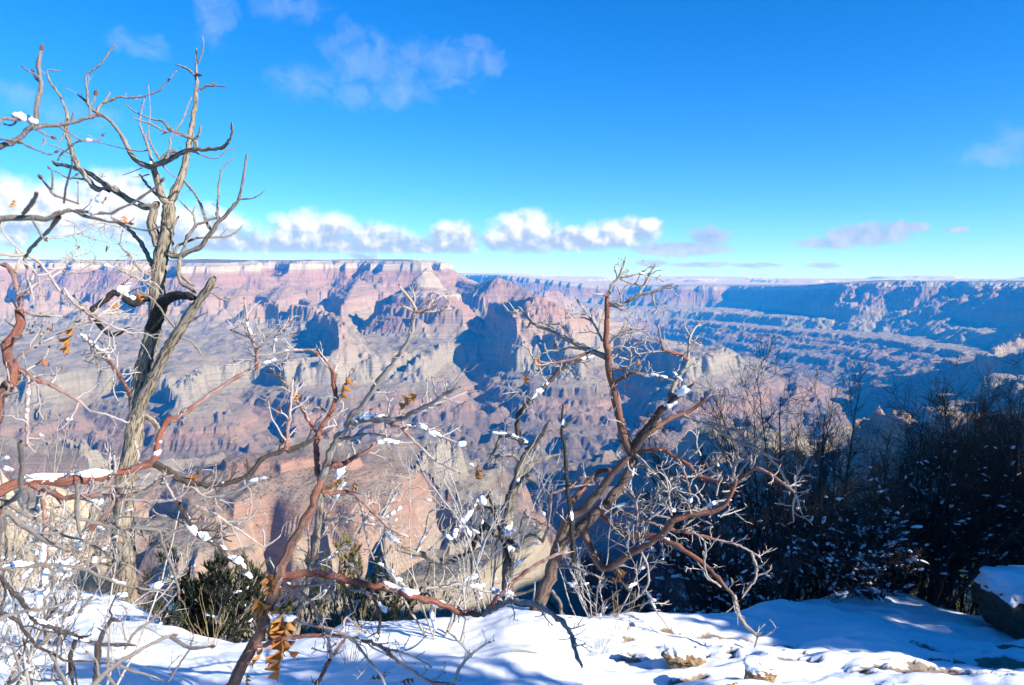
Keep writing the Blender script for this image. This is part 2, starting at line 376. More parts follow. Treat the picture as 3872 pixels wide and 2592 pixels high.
colr = t.mix(t.math('MULTIPLY', wood, t.mr(n2, 0.3, 0.5, 0.5, 1.0)), colr, (.07,.08,.055))
# thin beds
bedv = t.comb(t.math('MULTIPLY', px_, 0.0012), t.math('MULTIPLY', py_, 0.0012), t.math('MULTIPLY', pz_, 0.055))
bed = t.noise(bedv, 1.0, 4, 0.7)
bedf = t.mr(bed, 0.32, 0.68, 0.72, 1.24)
colr = t.mix(1.0, colr, t.comb(bedf, bedf, bedf), 'MULTIPLY')
# debris and scrub on gentle ground
debris = t.mix(n2, (.27,.235,.175), (.34,.285,.21))
flatf = t.math('MULTIPLY', t.mr(nz, 0.62, 0.93, smooth=True), t.mr(st, -250, -520, 0.2, 0.75))
flatf = t.math('MULTIPLY', flatf, t.mr(st, -1085, -1015, 0.35, 1.0))
colr = t.mix(flatf, colr, debris)
spk = t.noise(pos, 0.11, 3, 0.75)
dist = t.vmath('LENGTH', pos)
spf = t.math('MULTIPLY', t.mr(spk, 0.535, 0.575), t.math('MULTIPLY', t.mr(nz, 0.6, 0.85), t.mr(dist, 3000, 5600, 0.9, 0.0)))
colr = t.mix(spf, colr, (.045,.05,.03))
# snow lying on high flat ground, woods on the plateau top, pale desert beyond
hi = t.math('MULTIPLY', t.mr(st, -20, 5), t.mr(t.noise(pos, 0.0035, 5, 0.65), 0.56, 0.66))
hi = t.math('MULTIPLY', t.math('MULTIPLY', hi, wood), t.mr(py_, 26000, 24000))
colr = t.mix(t.math('MULTIPLY', hi, 0.5), colr, (.7,.72,.75))
des = t.math('MULTIPLY', t.mr(py_, 23500, 27000), t.mr(st, -60, -10))
colr = t.mix(des, colr, t.mix(n1, (.5,.4,.34), (.7,.6,.53)))
colr = t.mix(0.2, colr, (.32,.285,.225))
colr = t.mix(1.0, colr, (.76,.74,.71), 'MULTIPLY')
t.l.new(colr, b.inputs['Base Color']); b.inputs['Roughness'].default_value = 0.95; b.inputs['Specular IOR Level'].default_value = 0.05
hb = t.math('ADD', t.math('MULTIPLY', bed, 14.0), t.math('MULTIPLY', t.noise(pos, 0.03, 5, 0.65), 16.0))
bump(t, b, hb, 0.7, 1.0)
link('canyon', me, m_can, kind='structure')
# ---------------------------------------------------------------- the snowy ledge underfoot and the slope below it
EDGE = [(-1500,1400,5.4),(-400,1395,5.3),(0,1390,5.0),(150,1384,4.9),(250,1400,4.7),(347,1457,4.2),(420,1490,3.9),(500,1482,3.9),(720,1470,3.9),(800,1438,4.1),(1040,1427,4.1),(1100,1415,4.15),(1160,1393,4.2),(1215,1405,4.1),(1264,1424,4.0),(1330,1438,4.0),(1620,1427,4.3),(1738,1411,4.6),(1840,1396,5.0),(2000,1354,5.8),(2120,1388,5.6),(2220,1423,5.3),(2342,1440,5.1),(3200,1440,5.2),(6000,1440,5.5)]
_ex = np.array([e[0] for e in EDGE], float); _ed = np.array([e[2] for e in EDGE]); _ez = np.array([atO(*e)[2] for e in EDGE])
def soft(px, arr):                       # smoothed look-up along the ledge
    return (np.interp(px-18, _ex, arr)+np.interp(px, _ex, arr)*2+np.interp(px+18, _ex, arr))/4
def bare_mask(x, y):
    px = 1171+1786*x/np.maximum(y, .6); py = 640+1786*1.6/np.maximum(y, .6)
    n = fbm(x*1.3, y*4.2, 4, 201) + 0.35*fbm(x*9, y*16, 3, 204)
    reg = sstep(1330, 1480, px)*sstep(2.4, 2.9, y)*(1-sstep(4.05, 4.4, y-np.clip(px-1900, 0, 400)*0.0012))
    reg2 = sstep(1600, 1900, px)*sstep(2.9, 3.3, y)*0.4
    return sstep(0.02, 0.24, n - 0.42 + reg*0.29 - reg2*0.2*0)*reg
def ground_z(x, y, detail=True):
    yy = np.maximum(y, 0.6)
    px = 1171+1786*x/yy
    De = soft(px, _ed); ze = soft(px, _ez)
    q = sstep(2.3, 1.0, yy/De*0+0) if False else np.clip((yy-2.5)/(De-2.5), 0, 1)
    q = q*q*(3-2*q)*0.6+q*0.4
    z = -1.56+(ze+1.56)*q
    o = np.maximum(yy-De, 0)
    sl = np.interp(px, [-400, 380, 520, 1250, 1750, 2000, 6000], [0.47, 0.5, 0.95, 1.0, 0.8, 0.6, 0.5])
    z = z - sl*(np.sqrt(o*o+0.16)-0.4) - np.maximum(o-0.5, 0)*0.05
    if detail:
        r = sstep(1250, 1700, px)
        z = z + (fbm(x*1.1, y*1.7, 2, 211)*0.045 + fbm(x*5, y*7, 3, 215)*0.006*(1+2.0*r) + fbm(x*14, y*14, 2, 219)*0.004)
        z = z + r*sstep(2.6, 3.1, yy)*(1-np.abs(fbm(x*0.9+3, y*3.2, 2, 222))*2.2)*0.035*(1-sstep(-.2, .3, yy-De))
        z = z - bare_mask(x, y)*0.035*(0.6+0.6*np.abs(fbm(x*22, y*30, 2, 225)))
    return z
xs = np.arange(-6.0, 7.2, 0.022); ys = np.concatenate((np.arange(0.5, 2.2, 0.06), np.arange(2.2, 6.6, 0.019)))
XX, YY = np.meshgrid(xs, ys); x_, y_ = XX.ravel(), YY.ravel()
zz = ground_z(x_, y_)
me = mesh_np('ground', np.stack((x_, y_, zz), -1), grid_faces(len(ys), len(xs)), {'bare': bare_mask(x_, y_), 'over': np.maximum(y_-soft(1171+1786*x_/np.maximum(y_, .6), _ed), 0)})
m_snow, t, b = new_mat('snow_ground')
pos = t.node('ShaderNodeNewGeometry').outputs['Position']
bare = t.math('MAXIMUM', t.attr('bare'), t.math('MULTIPLY', t.mr(t.attr('over'), 0.25, 0.9), t.mr(t.noise(pos, 4.0, 5, 0.6), 0.42, 0.5)))
bare = t.mr(t.math('ADD', bare, t.math('MULTIPLY', t.math('SUBTRACT', t.noise(pos, 60, 3, 0.7), 0.5), 0.9)), 0.35, 0.75)
rock = t.mix(t.noise(pos, 14, 5, 0.65), (.10,.075,.055), (.36,.29,.21))
rock = t.mix(t.mr(t.noise(pos, 70, 2, 0.6), 0.55, 0.7), rock, (.05,.035,.025))
snowc = t.mix(t.noise(pos, 3, 4, 0.6), (.80,.83,.87), (.88,.89,.90))
t.l.new(t.mix(bare, snowc, rock), b.inputs['Base Color'])
b.inputs['Roughness'].default_value = 0.55
bump(t, b, t.math('ADD', t.math('MULTIPLY', t.noise(pos, 220, 3, 0.7), 0.5), t.noise(pos, 45, 3, 0.6)), 0.35, 0.006)
link('ground', me, m_snow, kind='structure')

# slope below the ledge
pa = np.radians(np.arange(-48, 78, 0.12)); pr = [6.2]
while pr[-1] < 262: pr.append(pr[-1]*1.009)
pr = np.array(pr)
x_ = (pr[:, None]*np.sin(pa)).ravel(); y_ = (pr[:, None]*np.cos(pa)).ravel()
def slope_z(x, y):
    yy = np.maximum(y, 1.5); px = 1171+1786*x/yy
    z0 = ground_z(x*6.0/np.maximum(np.hypot(x, y), 6)*1.0, yy*6.0/np.maximum(np.hypot(x, y), 6), False)
    r = np.hypot(x, y)
    kL = np.interp(r, [6, 9, 15, 30, 60, 95, 125, 262], [0, -1.5, -4.6, -10.5, -22, -37, -64, -430])
    kC = np.interp(r, [6, 9, 15, 30, 60, 95, 125, 262], [0, -2.6, -7.2, -18, -40, -70, -100, -430])
    kR = np.interp(r, [6, 9, 15, 30, 60, 95, 125, 262], [0, -1.6, -4.4, -10, -21, -38, -66, -430])
    w = np.interp(px, [200, 480], [1, 0]); wr = np.interp(px, [1900, 2120], [0, 1])
    z = z0 + kL*w + kR*wr + kC*(1-w-wr)
    k = np.clip((r-6)/20, 0, 1)
    z = z + (np.abs(fbm(x/9, y/9, 4, 301))*-3.2+0.6)*k*np.clip(r/60, .25, 1) + fbm(x/1.6, y/1.6, 4, 305)*0.35*k
    return z-0.12
z_ = slope_z(x_, y_)
me = mesh_np('hillside', np.stack((x_, y_, z_), -1), grid_faces(len(pr), len(pa)))
m_slope, t, b = new_mat('hillside_rubble')
geo = t.node('ShaderNodeNewGeometry'); pos = geo.outputs['Position']; nz = t.sep(geo.outputs['Normal'])[2]
c = t.mix(t.noise(pos, 0.06, 5, 0.6), (.30,.16,.11), (.42,.34,.25))
c = t.mix(t.mr(t.noise(pos, 0.9, 5, 0.7), 0.35, 0.65), c, (.22,.17,.12))
c = t.mix(t.mr(t.noise(pos, 0.55, 4, 0.75), 0.53, 0.6), c, (.045,.045,.03))
sn = t.math('MULTIPLY', t.mr(nz, 0.7, 0.92), t.mr(t.noise(pos, 0.5, 5, 0.7), 0.53, 0.6))
c = t.mix(sn, c, (.8,.82,.86))
t.l.new(c, b.inputs['Base Color']); b.inputs['Roughness'].default_value = 0.95
bump(t, b, t.noise(pos, 2.5, 6, 0.7), 0.8, 0.25)
link('hillside', me, m_slope, kind='structure')
# ---------------------------------------------------------------- plants: tubes, twigs, leaves, lying snow
rng = np.random.default_rng(7); random.seed(7)
def unit(v): return v/np.maximum(np.linalg.norm(v, axis=-1, keepdims=True), 1e-9)
class Geo:
    def __init__(s): s.V=[]; s.F=[]; s.bt=[]; s.rad=[]; s.bud=[]; s.n=0
    def tubes(s, P, Rr, sides=5, bud=0.0, rough=0.0, par=False):
        """P (N,n,3) centre lines, Rr (N,n) radii"""
        N, n = Rr.shape
        if N == 0: return
        T = np.empty_like(P); T[:, 1:-1] = P[:, 2:]-P[:, :-2]; T[:, 0] = P[:, 1]-P[:, 0]; T[:, -1] = P[:, -1]-P[:, -2]
        T = unit(T)
        mean = unit(P[:, -1]-P[:, 0]); ref = np.where(np.abs(mean[:, 2:3]) < 0.8, np.array([[0, 0, 1.0]]), np.array([[1.0, 0, 0]]))
        if par:                                    # parallel transport for strongly bent limbs
            A = np.empty_like(P); a = unit(np.cross(T[:, 0], ref)); 
            for i in range(n):
                a = unit(a - T[:, i]*(a*T[:, i]).sum(-1, keepdims=True)); A[:, i] = a
        else:
            A = unit(np.cross(T, ref[:, None, :]))
        B = np.cross(T, A)
        th = np.arange(sides)*2*np.pi/sides
        L = np.concatenate((np.zeros((N, 1)), np.cumsum(np.linalg.norm(np.diff(P, axis=1), axis=-1), 1)), 1)
        rr = Rr[:, :, None]*np.ones((1, 1, sides))
        if rough:
            ang = np.broadcast_to(th, rr.shape); LL = np.broadcast_to(L[:, :, None], rr.shape)
            sc = np.maximum(Rr[:, :, None], 0.004)
            k = gn(np.cos(ang)*2.2+5, LL/sc*0.35+np.sin(ang)*2.2, 401)*0.6 + gn(np.cos(ang)*5+9, LL/sc*0.8+np.sin(ang)*5, 402)*0.4
            rr = rr*(1+rough*k)
        ring = P[:, :, None, :] + rr[..., None]*(np.cos(th)[None, None, :, None]*A[:, :, None, :] + np.sin(th)[None, None, :, None]*B[:, :, None, :])
        base = s.n + np.arange(N)[:, None, None]*n*sides
        i = np.arange(n-1)[None, :, None]*sides; j = np.arange(sides)[None, None, :]; j2 = (j+1) % sides
        q = np.stack((base+i+j, base+i+j2, base+i+sides+j2, base+i+sides+j), -1).reshape(-1, 4)
        s.V.append(ring.reshape(-1, 3)); s.F.append(q); s.n += N*n*sides
        off = rng.random((N, 1, 1))*7
        bt = np.stack((np.broadcast_to(np.cos(th), ring.shape[:-1])*Rr[:, :, None], np.broadcast_to(np.sin(th), ring.shape[:-1])*Rr[:, :, None], np.broadcast_to(L[:, :, None]+off, ring.shape[:-1])), -1)
        s.bt.append(bt.reshape(-1, 3)); s.rad.append(np.broadcast_to(Rr[:, :, None], ring.shape[:-1]).reshape(-1)); s.bud.append(np.full(N*n*sides, bud))
    def build(s, name, mat, parent):
        V = np.concatenate(s.V)
        if parent is not None: V = V - np.array(parent.location)
        me = mesh_np(name, V, np.concatenate(s.F), {'bt': np.concatenate(s.bt), 'rad': np.concatenate(s.rad), 'bud': np.concatenate(s.bud)})
        return link(name, me, mat, parent)
def catmull(P, step):
    P = np.asarray(P, float)
    if len(P) < 3:
        n = max(3, int(np.linalg.norm(P[-1]-P[0])/step)); f = np.linspace(0, 1, n)[:, None]; return P[0]+(P[-1]-P[0])*f, f[:, 0]
    Q = np.vstack((2*P[0]-P[1], P, 2*P[-1]-P[-2])); out = []; par = []
    for i in range(1, len(Q)-2):
        m = max(2, int(np.linalg.norm(Q[i+1]-Q[i])/step)); t_ = np.arange(m)/m
        p0, p1, p2, p3 = Q[i-1], Q[i], Q[i+1], Q[i+2]; t1 = t_[:, None]
        k = 0.8
        out.append(((2*p1)+(-p0+p2)*t1*k/1.0*1.0 + (2*p0-5*p1+4*p2-p3)*t1**2*k + (-p0+3*p1-3*p2+p3)*t1**3*k)*0.5 + (1-k)*0.0 if k == 1 else
                   0.5*((2*p1)+(-p0+p2)*t1+(2*p0-5*p1+4*p2-p3)*t1**2+(-p0+3*p1-3*p2+p3)*t1**3)*k + (p1+(p2-p1)*t1)*(1-k))
        par.append((i-1+t_)/(len(P)-1))
    out.append(P[-1:]); par.append([1.0])
    return np.vstack(out), np.concatenate(par)
def sprout(P, Rr, num, lens, ang=(0.5, 1.1), up=0.15, npts=5, wig=0.18, rmax=0.9, tmin=0.1, rf=0.6, tip=0.45, grav=0.0):
    """num new twigs spread over the centre lines P (N,n,3)"""
    N, n = Rr.shape
    w = np.linalg.norm(P[:, -1]-P[:, 0], axis=-1)+1e-6; w = w/w.sum()
    k = rng.choice(N, num, p=w); tt = (tmin+(1-tmin)*rng.random(num))*(n-1); i = np.minimum(tt.astype(int), n-2); f = (tt-i)[:, None]
    p = P[k, i]*(1-f)+P[k, i+1]*f; T = unit(P[k, i+1]-P[k, i]); r0 = (Rr[k, i]*(1-f[:, 0])+Rr[k, i+1]*f[:, 0])
    pr = unit(np.cross(T, rng.normal(size=(num, 3)))); a = rng.uniform(ang[0], ang[1], num)[:, None]
    d = unit(np.cos(a)*T+np.sin(a)*pr+np.array([0, 0, up]))
    L = rng.uniform(lens[0], lens[1], num)*(1-0.45*tt/(n-1))
    Q = np.empty((num, npts, 3)); Q[:, 0] = p - d*0.0
    for m in range(1, npts):
        Q[:, m] = Q[:, m-1]+d*(L/(npts-1))[:, None]
        d = unit(d+rng.normal(size=(num, 3))*wig+np.array([0, 0, up*0.25-grav]))
    r0 = np.minimum(r0*rf, rmax)
    RR = r0[:, None]*np.linspace(1, tip, npts)[None, :]
    return Q, RR
def tips(g, Q, RR, size=1.0, frac=1.0):
    """buds at the ends of twigs"""
    m = rng.random(len(Q)) < frac; Q, RR = Q[m], RR[m]
    if not len(Q): return
    d = unit(Q[:, -1]-Q[:, -2]); r = np.clip(RR[:, -1]*1.25, 0.0011, 0.0024)*size
    f = np.array([-0.3, 0.6, 1.8, 3.4]); P = Q[:, -1][:, None, :]+d[:, None, :]*(f[None, :, None]*r[:, None, None])
    g.tubes(P, r[:, None]*np.array([[0.7, 1.15, 1.0, 0.1]]), 5, bud=1.0)

# ---- materials
def bark_mat(name, big, mid, thin, fiss, lich=0.0, r1=0.004, r2=0.013):
    m, t, b = new_mat(name)
    bt = t.attr('bt', 'Vector'); rad = t.attr('rad'); pos = t.node('ShaderNodeNewGeometry').outputs['Position']
    n1 = t.noise(t.vmath('MULTIPLY', bt, (75, 75, 11)), 1.0, 6, 0.7)
    n2 = t.noise(pos, 22, 4, 0.6)
    f1 = t.mr(t.math('ADD', rad, t.math('MULTIPLY', t.math('SUBTRACT', n2, 0.5), 0.006)), r1*0.5, r1*1.5)
    f2 = t.mr(t.math('ADD', rad, t.math('MULTIPLY', t.math('SUBTRACT', n2, 0.5), 0.02)), r2*0.6, r2*1.5)
    c = t.mix(f2, t.mix(f1, thin, mid), big)
    c = t.mix(t.math('MULTIPLY', t.mr(n1, 0.525, 0.44), t.mr(rad, 0.004, 0.02, 0.35, 1.0)), c, fiss)
    c = t.mix(t.mr(t.noise(bt, 95, 4, 0.65), 0.5, 0.7, 0, 0.5), c, t.mix(0.5, c, (.36, .335, .31)))
    if lich: c = t.mix(t.math('MULTIPLY', t.mr(t.noise(pos, 45, 3, 0.6), 0.66, 0.70), lich), c, (.45, .27, .03))
    c = t.mix(t.attr('bud'), c, (.20, .085, .04))
    t.l.new(c, b.inputs['Base Color']); b.inputs['Roughness'].default_value = 0.8
    bump(t, b, t.math('ADD', n1, t.math('MULTIPLY', t.noise(bt, 260, 3, 0.6), 0.3)), 1.0, 0.012)
    return m
M_OAK = bark_mat('grey_oak_bark', (.31,.26,.19), (.26,.23,.195), (.32,.295,.27), (.06,.047,.035), 0.8)
M_RED = bark_mat('red_bark', (.17,.115,.09), (.25,.09,.06), (.52,.475,.445), (.075,.05,.04), 0.0, 0.0056, 0.017)
M_PALE = bark_mat('pale_bark', (.27,.23,.195), (.37,.33,.295), (.54,.505,.475), (.09,.07,.06), 0.0)
M_NEAR = bark_mat('near_bark', (.17,.145,.13), (.19,.165,.15), (.25,.22,.205), (.06,.05,.045), 0.0)
M_REDST = bark_mat('crimson_bark', (.16,.10,.08), (.27,.085,.055), (.50,.445,.415), (.09,.055,.045), 0.0, 0.0058, 0.02)
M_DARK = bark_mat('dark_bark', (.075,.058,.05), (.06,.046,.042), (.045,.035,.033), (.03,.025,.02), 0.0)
M_CHAR = bark_mat('charred_wood', (.018,.017,.016), (.02,.018,.017), (.03,.027,.025), (.006,.006,.006), 0.0)
M_SNAG = bark_mat('weathered_bark', (.25,.21,.165), (.30,.26,.215), (.36,.32,.28), (.06,.045,.035), 0.25)
M_SNOW, t, b = new_mat('clump_snow')
t.l.new(t.mix(t.noise(t.node('ShaderNodeNewGeometry').outputs['Position'], 60, 3, 0.6), (.82,.85,.89), (.90,.91,.92)), b.inputs['Base Color'])
b.inputs['Roughness'].default_value = 0.5; bump(t, b, t.noise(t.node('ShaderNodeNewGeometry').outputs['Position'], 240, 3, 0.7), 0.4, 0.004)
M_LEAF, t, b = new_mat('dry_oak_leaf')
ln = t.noise(t.node('ShaderNodeNewGeometry').outputs['Position'], 55, 4, 0.6)
oi = t.node('ShaderNodeObjectInfo').outputs['Random']
t.l.new(t.mix(oi, t.mix(ln, (.30,.10,.022), (.40,.155,.04)), t.mix(ln, (.44,.19,.045), (.52,.28,.09))), b.inputs['Base Color'])
b.inputs['Roughness'].default_value = 0.6
tr = t.node('ShaderNodeBsdfTranslucent'); tr.inputs['Color'].default_value = (.5, .2, .05, 1)
ms = t.node('ShaderNodeMixShader'); ms.inputs[0].default_value = 0.25
out = [n for n in t.n if n.type == 'OUTPUT_MATERIAL'][0]
t.l.new(b.outputs[0], ms.inputs[1]); t.l.new(tr.outputs[0], ms.inputs[2]); t.l.new(ms.outputs[0], out.inputs['Surface'])

# ---- shapes that sit on the branches
_ico = None
def ico():
    global _ico
    if _ico is None:
        import bmesh
        bm = bmesh.new(); bmesh.ops.create_icosphere(bm, subdivisions=3, radius=1.0)
        _ico = (np.array([v.co[:] for v in bm.verts]), np.array([[v.index for v in f.verts] for f in bm.faces])); bm.free()
    return _ico
def lump(rx, ry, rz, seed, flat=0.35, amp=0.28, fr=1.6):
    V, F = ico(); V = V.copy()
    k = 1 + amp*(gn(V[:, 0]*fr+seed*3.1, V[:, 1]*fr+V[:, 2]*fr*1.3, seed)+0.5*gn(V[:, 0]*fr*2.3+V[:, 2]*2, V[:, 1]*fr*2.3+seed, seed+1)) + amp*0.35*gn(V[:, 0]*fr*5+V[:, 2]*3, V[:, 1]*fr*5+V[:, 2]*4, seed+2)
    V = V*k[:, None]; V[:, 2] = np.where(V[:, 2] < -flat, -flat+(V[:, 2]+flat)*0.2, V[:, 2])
    return V*np.array([rx, ry, rz]), F
def snow_clump(parent, pts_, tans, sizes, seed, name='snow_clump'):
    """packed snow strung along a limb: pts_ (n,3), limb directions tans (n,3), sizes (n,2) = half length, half height"""
    VV = []; FF = []; n = 0
    for i, (p, t_, r) in enumerate(zip(pts_, tans, sizes)):
        V, F = lump(r[0], r[1]*1.05, r[1], seed*13+i, flat=.7, amp=.45, fr=1.25)
        X = unit(np.asarray(t_)*np.array([1, 1, .75])); Y = unit(np.cross([0, 0, 1.0], X)); Z = np.cross(X, Y)
        VV.append(V @ np.array([X, Y, Z]) + np.asarray(p)); FF.append(F+n); n += len(V)
    return link(name, mesh_np(name, np.concatenate(VV)-np.array(parent.location), np.concatenate(FF)), M_SNOW, parent)
def leaf_mesh(L, seed):
    r = np.random.default_rng(seed); n = 30; V = []; F = []
    curl = r.uniform(-1.4, 1.4); bend = r.uniform(-1.2, 1.2); ph = r.uniform(0, 6)
    for i in range(n+1):
        f = i/n
        env = (np.sin(np.pi*min(1, f*0.86+0.1))**0.8)*0.40
        lob = 0.62+0.48*np.cos(2*np.pi*(f*3.6+0.12))
        if f < 0.12: w = 0.012
        else: w = max(0.02, env*lob)
        if f > 0.97: w = 0.03
        z = 0.16*bend*(f-0.5)**2*2 + 0.03*np.sin(f*9+ph)
        sh = 0.10*(lob-0.6)*(f > 0.12)
        for sgn in (-1, -0.5, 0, 0.5, 1):
            asym = 1.0 if sgn > 0 else 0.85+0.15*np.cos(f*20)
            V.append(((f-0.0)+abs(sgn)*sh*0.9, sgn*w*asym*np.cos(curl*abs(sgn)*0.7), z+abs(sgn)**2*w*np.sin(curl*0.8)+0.02*np.sin(f*25+sgn*3)))
    for i in range(n):
        for j in range(4):
            a = i*5+j; F.append((a, a+1, a+6, a+5))
    return np.array(V)*L, np.array(F)
def leaf(parent, p, L, seed, direction=None):
    V, F = leaf_mesh(L, seed); r = np.random.default_rng(seed+99)
    d = Vector(direction if direction is not None else (r.normal()*0.6, r.normal()*0.5, -1.0)).normalized()
    q = d.to_track_quat('X', 'Y' if direction is None else 'Z').to_matrix() @ Matrix.Rotation((r.uniform(-.9, .9)+math.pi/2) if direction is None else r.uniform(-.35, .35), 3, 'X')
    V = V @ np.array(q).T + np.asarray(p)
    if parent is not None: V = V-np.array(parent.location)
    return link('leaf', mesh_np('leaf', V, F), M_LEAF, parent)

# ---- limbs traced along the real ones
CR = {1: (0,0,1.7425), 2: (0,850,1.7425), 3: (0,1692,1.7425), 4: (1000,850,1.7425), 5: (1000,1692,1.7425), 6: (1900,850,1.7425), 7: (1900,1692,1.7425), 8: (2672,850,1.7425), 9: (2672,1692,1.7425), 10: (0,100,2.8514), 11: (0,600,2.8514)}
def nat(z, x, y): c = CR[z]; return c[0]+x/c[2], c[1]+y/c[2]
def pts(z, s):
    v = [float(q) for q in s.replace(',', ' ').split()]
    return [nat(z, v[i], v[i+1]) for i in range(0, len(v), 2)]
class Plant:
    all = []
    def __init__(s, name, label, cat, base, D, mat, group=None, twig=(9, 0.06, 0.22), seed=1):
        s.D = D; s.mat = mat; s.reg = []; s.twig = twig; s.nb = 0
        s.root = bpy.data.objects.new(name, None); COL.objects.link(s.root); s.root.location = Vector(base); s.root.empty_display_size = 0.2
        tag(s.root, label, cat, group); Plant.all.append(s); s.rs = np.random.default_rng(seed)
    def depth_near(s, p):
        best = (1e9, s.D)
        for (Q, DD) in s.reg:
            d = np.hypot(Q[:, 0]-p[0], Q[:, 1]-p[1]); i = int(d.argmin())
            if d[i] < best[0]: best = (d[i], DD[i])
        return best
    def along(s, p, half):
        best = (1e9, None, 0)
        for (Q, DD) in s.reg:
            d = np.hypot(Q[:, 0]-p[0], Q[:, 1]-p[1]); i = int(d.argmin())
            if d[i] < best[0]: best = (d[i], (Q, DD), i)
        (Q, DD), i = best[1], best[2]
        m = np.abs(Q[:, 0]-Q[i, 0]) <= half
        lo = i
        while lo > 0 and m[lo-1] and np.hypot(*(Q[lo-1]-Q[i])) < half*1.3: lo -= 1
        hi = i
        while hi < len(Q)-1 and m[hi+1] and np.hypot(*(Q[hi+1]-Q[i])) < half*1.3: hi += 1
        return Q[lo:hi+1], DD[lo:hi+1]
    def limb(s, P, w0, w1, name='branch', D0=None, dd=None, mat=None, tw=1.0, sides=None, rough=None, jit=1.0, sc=1.7425, tips_on=True):
        P = np.array(P, float)
        if D0 is None:
            d, D0 = s.depth_near(P[0])
            if s.reg and d > 60:
                d2, D2 = s.depth_near(P[-1])
                if d2 < 40 and w1 > w0*0.8: D0 = D2
        L2 = np.hypot(*np.diff(P, axis=0).T).sum()
        if dd is None: dd = s.rs.uniform(-0.42, 0.42)*L2/FN*s.D
        f = np.concatenate(([0], np.cumsum(np.hypot(*np.diff(P, axis=0).T))))/max(L2, 1e-6)
        Dn = D0+dd*f
        W3 = np.array([at(p[0], p[1], d) for p, d in zip(P, Dn)])
        r0, r1 = w0/sc/2/FN*D0, w1/sc/2/FN*(D0+dd)
        step = max(0.012, min(0.03, r0*1.2))
        C3, par = catmull(W3, step)
        n = len(C3); r = r0+(r1-r0)*par
        wob = np.cumsum(s.rs.normal(size=(n, 3)), 0)*0.0; 
        jitv = s.rs.normal(size=(n, 3))*(np.minimum(r, 0.012)*0.22*jit)[:, None]; jitv[0] = 0
        C3 = C3+jitv+wob
        node = 1+0.10*s.rs.normal(size=n)*(r < 0.02)+0.22*(s.rs.random(n) < 0.12)*(r < 0.012)
        rr = r*node; rr[-1] *= 0.5
        g = Geo(); sd = sides or (24 if r0 > 0.05 else 12 if r0 > 0.015 else 7)
        g.tubes(C3[None], rr[None], sd, rough=rough if rough is not None else (0.22 if r0 > 0.03 else 0.12), par=True)
        s.reg.append((np.array([[p[0], p[1]] for p in np.stack((np.interp(par, np.linspace(0, 1, len(P)), P[:, 0]), np.interp(par, np.linspace(0, 1, len(P)), P[:, 1])), -1)]), np.linalg.norm(C3, axis=1)*0+C3[:, 1]))
        # small twigs and buds
        Lr = np.linalg.norm(np.diff(C3, axis=0), axis=1).sum()
        k = int(Lr*s.twig[0]*tw*(0.6+0.8*s.rs.random()))
        if k > 0:
            Q, RR = sprout(C3[None], rr[None], k, (s.twig[1], s.twig[2]), (0.5, 1.2), 0.2, 6, 0.28, 0.0035, 0.08, 0.55, 0.55)
            RR = np.maximum(RR, 0.0010*s.D/2); g.tubes(Q, RR, 5); tips(g, Q, RR)
            k2 = int(k*1.8)
            if s.twig[2] > 0.1 and k2:
                Q2, R2 = sprout(Q, RR, k2, (0.02, s.twig[2]*0.45), (0.5, 1.2), 0.2, 4, 0.25, 0.0022, 0.25, 0.75, 0.6)
                R2 = np.maximum(R2, 0.0009*s.D/2); g.tubes(Q2, R2, 4); tips(g, Q2, R2)
        if tips_on and r1 < 0.006: tips(g, C3[None][:, -2:], np.maximum(rr[None][:, -2:], r1), 1.2)
        s.nb += 1
        return g.build(name, mat or s.mat, s.root)
def nearest_plant(p):
    best = (1e9, None, 1)
    for q in Plant.all:
        d, D = q.depth_near(p)
        if d < best[0]: best = (d, q, D)
    return best
def L(p, z, s, w0, w1, **k): return p.limb(pts(z, s), w0, w1, sc=CR[z][2], **k)
def base_at(z, x, y, D): n = nat(z, x, y); return tuple(at(n[0], n[1], D))
# ---------------------------------------------------------------- the tall grey oak
T1 = Plant('bare_oak_tree', 'tall grey leafless oak with furrowed trunk standing over the snow bank on the left', 'tree', base_at(3, 785, 1120, 6.0), 6.0, M_OAK, None, (2.2, 0.05, 0.2), 11)
T1.limb(pts(3, '770,1160 790,1060 800,960 822,850 818,700 810,560 812,420 826,250 850,100')+pts(2, '885,1380 905,1230 935,1000 985,800 1028,600 1042,400 1060,200 1092,80')+pts(1, '1112,1420 1120,1335'), 148, 74, name='trunk', D0=6.0, dd=0.1, tw=0.2, rough=0.4)
L(T1, 2, '880,1300 950,1130 1010,1010 1060,910 1120,790 1180,700 1240,600 1310,500 1370,420 1412,345', 85, 48, dd=-0.3, tw=0.6, rough=0.3)
L(T1, 1, '1118,1360 1150,1265 1190,1195 1215,1100 1240,1000 1258,870 1282,720 1296,590 1294,490 1292,400 1297,320', 60, 9, dd=0.2, tw=0.5)
L(T1, 1, '1305,420 1330,360 1343,290 1333,240', 12, 5, tw=2)
L(T1, 1, '1290,500 1240,460 1200,440 1160,428', 19, 9); L(T1, 1, '1290,495 1330,494', 20, 15, dd=-.1, tw=0)
L(T1, 1, '1310,600 1350,570 1390,565 1440,565 1485,572', 18, 9); L(T1, 1, '1380,566 1418,543', 11, 9)
L(T1, 1, '1112,1345 1060,1290 1045,1220 1025,1150 1010,1090 1000,1068', 52, 36, dd=-0.1, tw=.4)
L(T1, 1, '1005,1092 1090,1065 1160,1030 1210,1000 1290,985 1340,990 1400,985 1470,970 1510,930 1525,890 1530,805', 36, 15, dd=-0.5, mat=M_OAK, tw=.6)
L(T1, 1, '1292,985 1290,940 1285,915', 27, 24, dd=0, tw=0); L(T1, 1, '1285,920 1200,890 1130,860 1090,820 1065,795 1000,785 900,745 828,686', 25, 8)
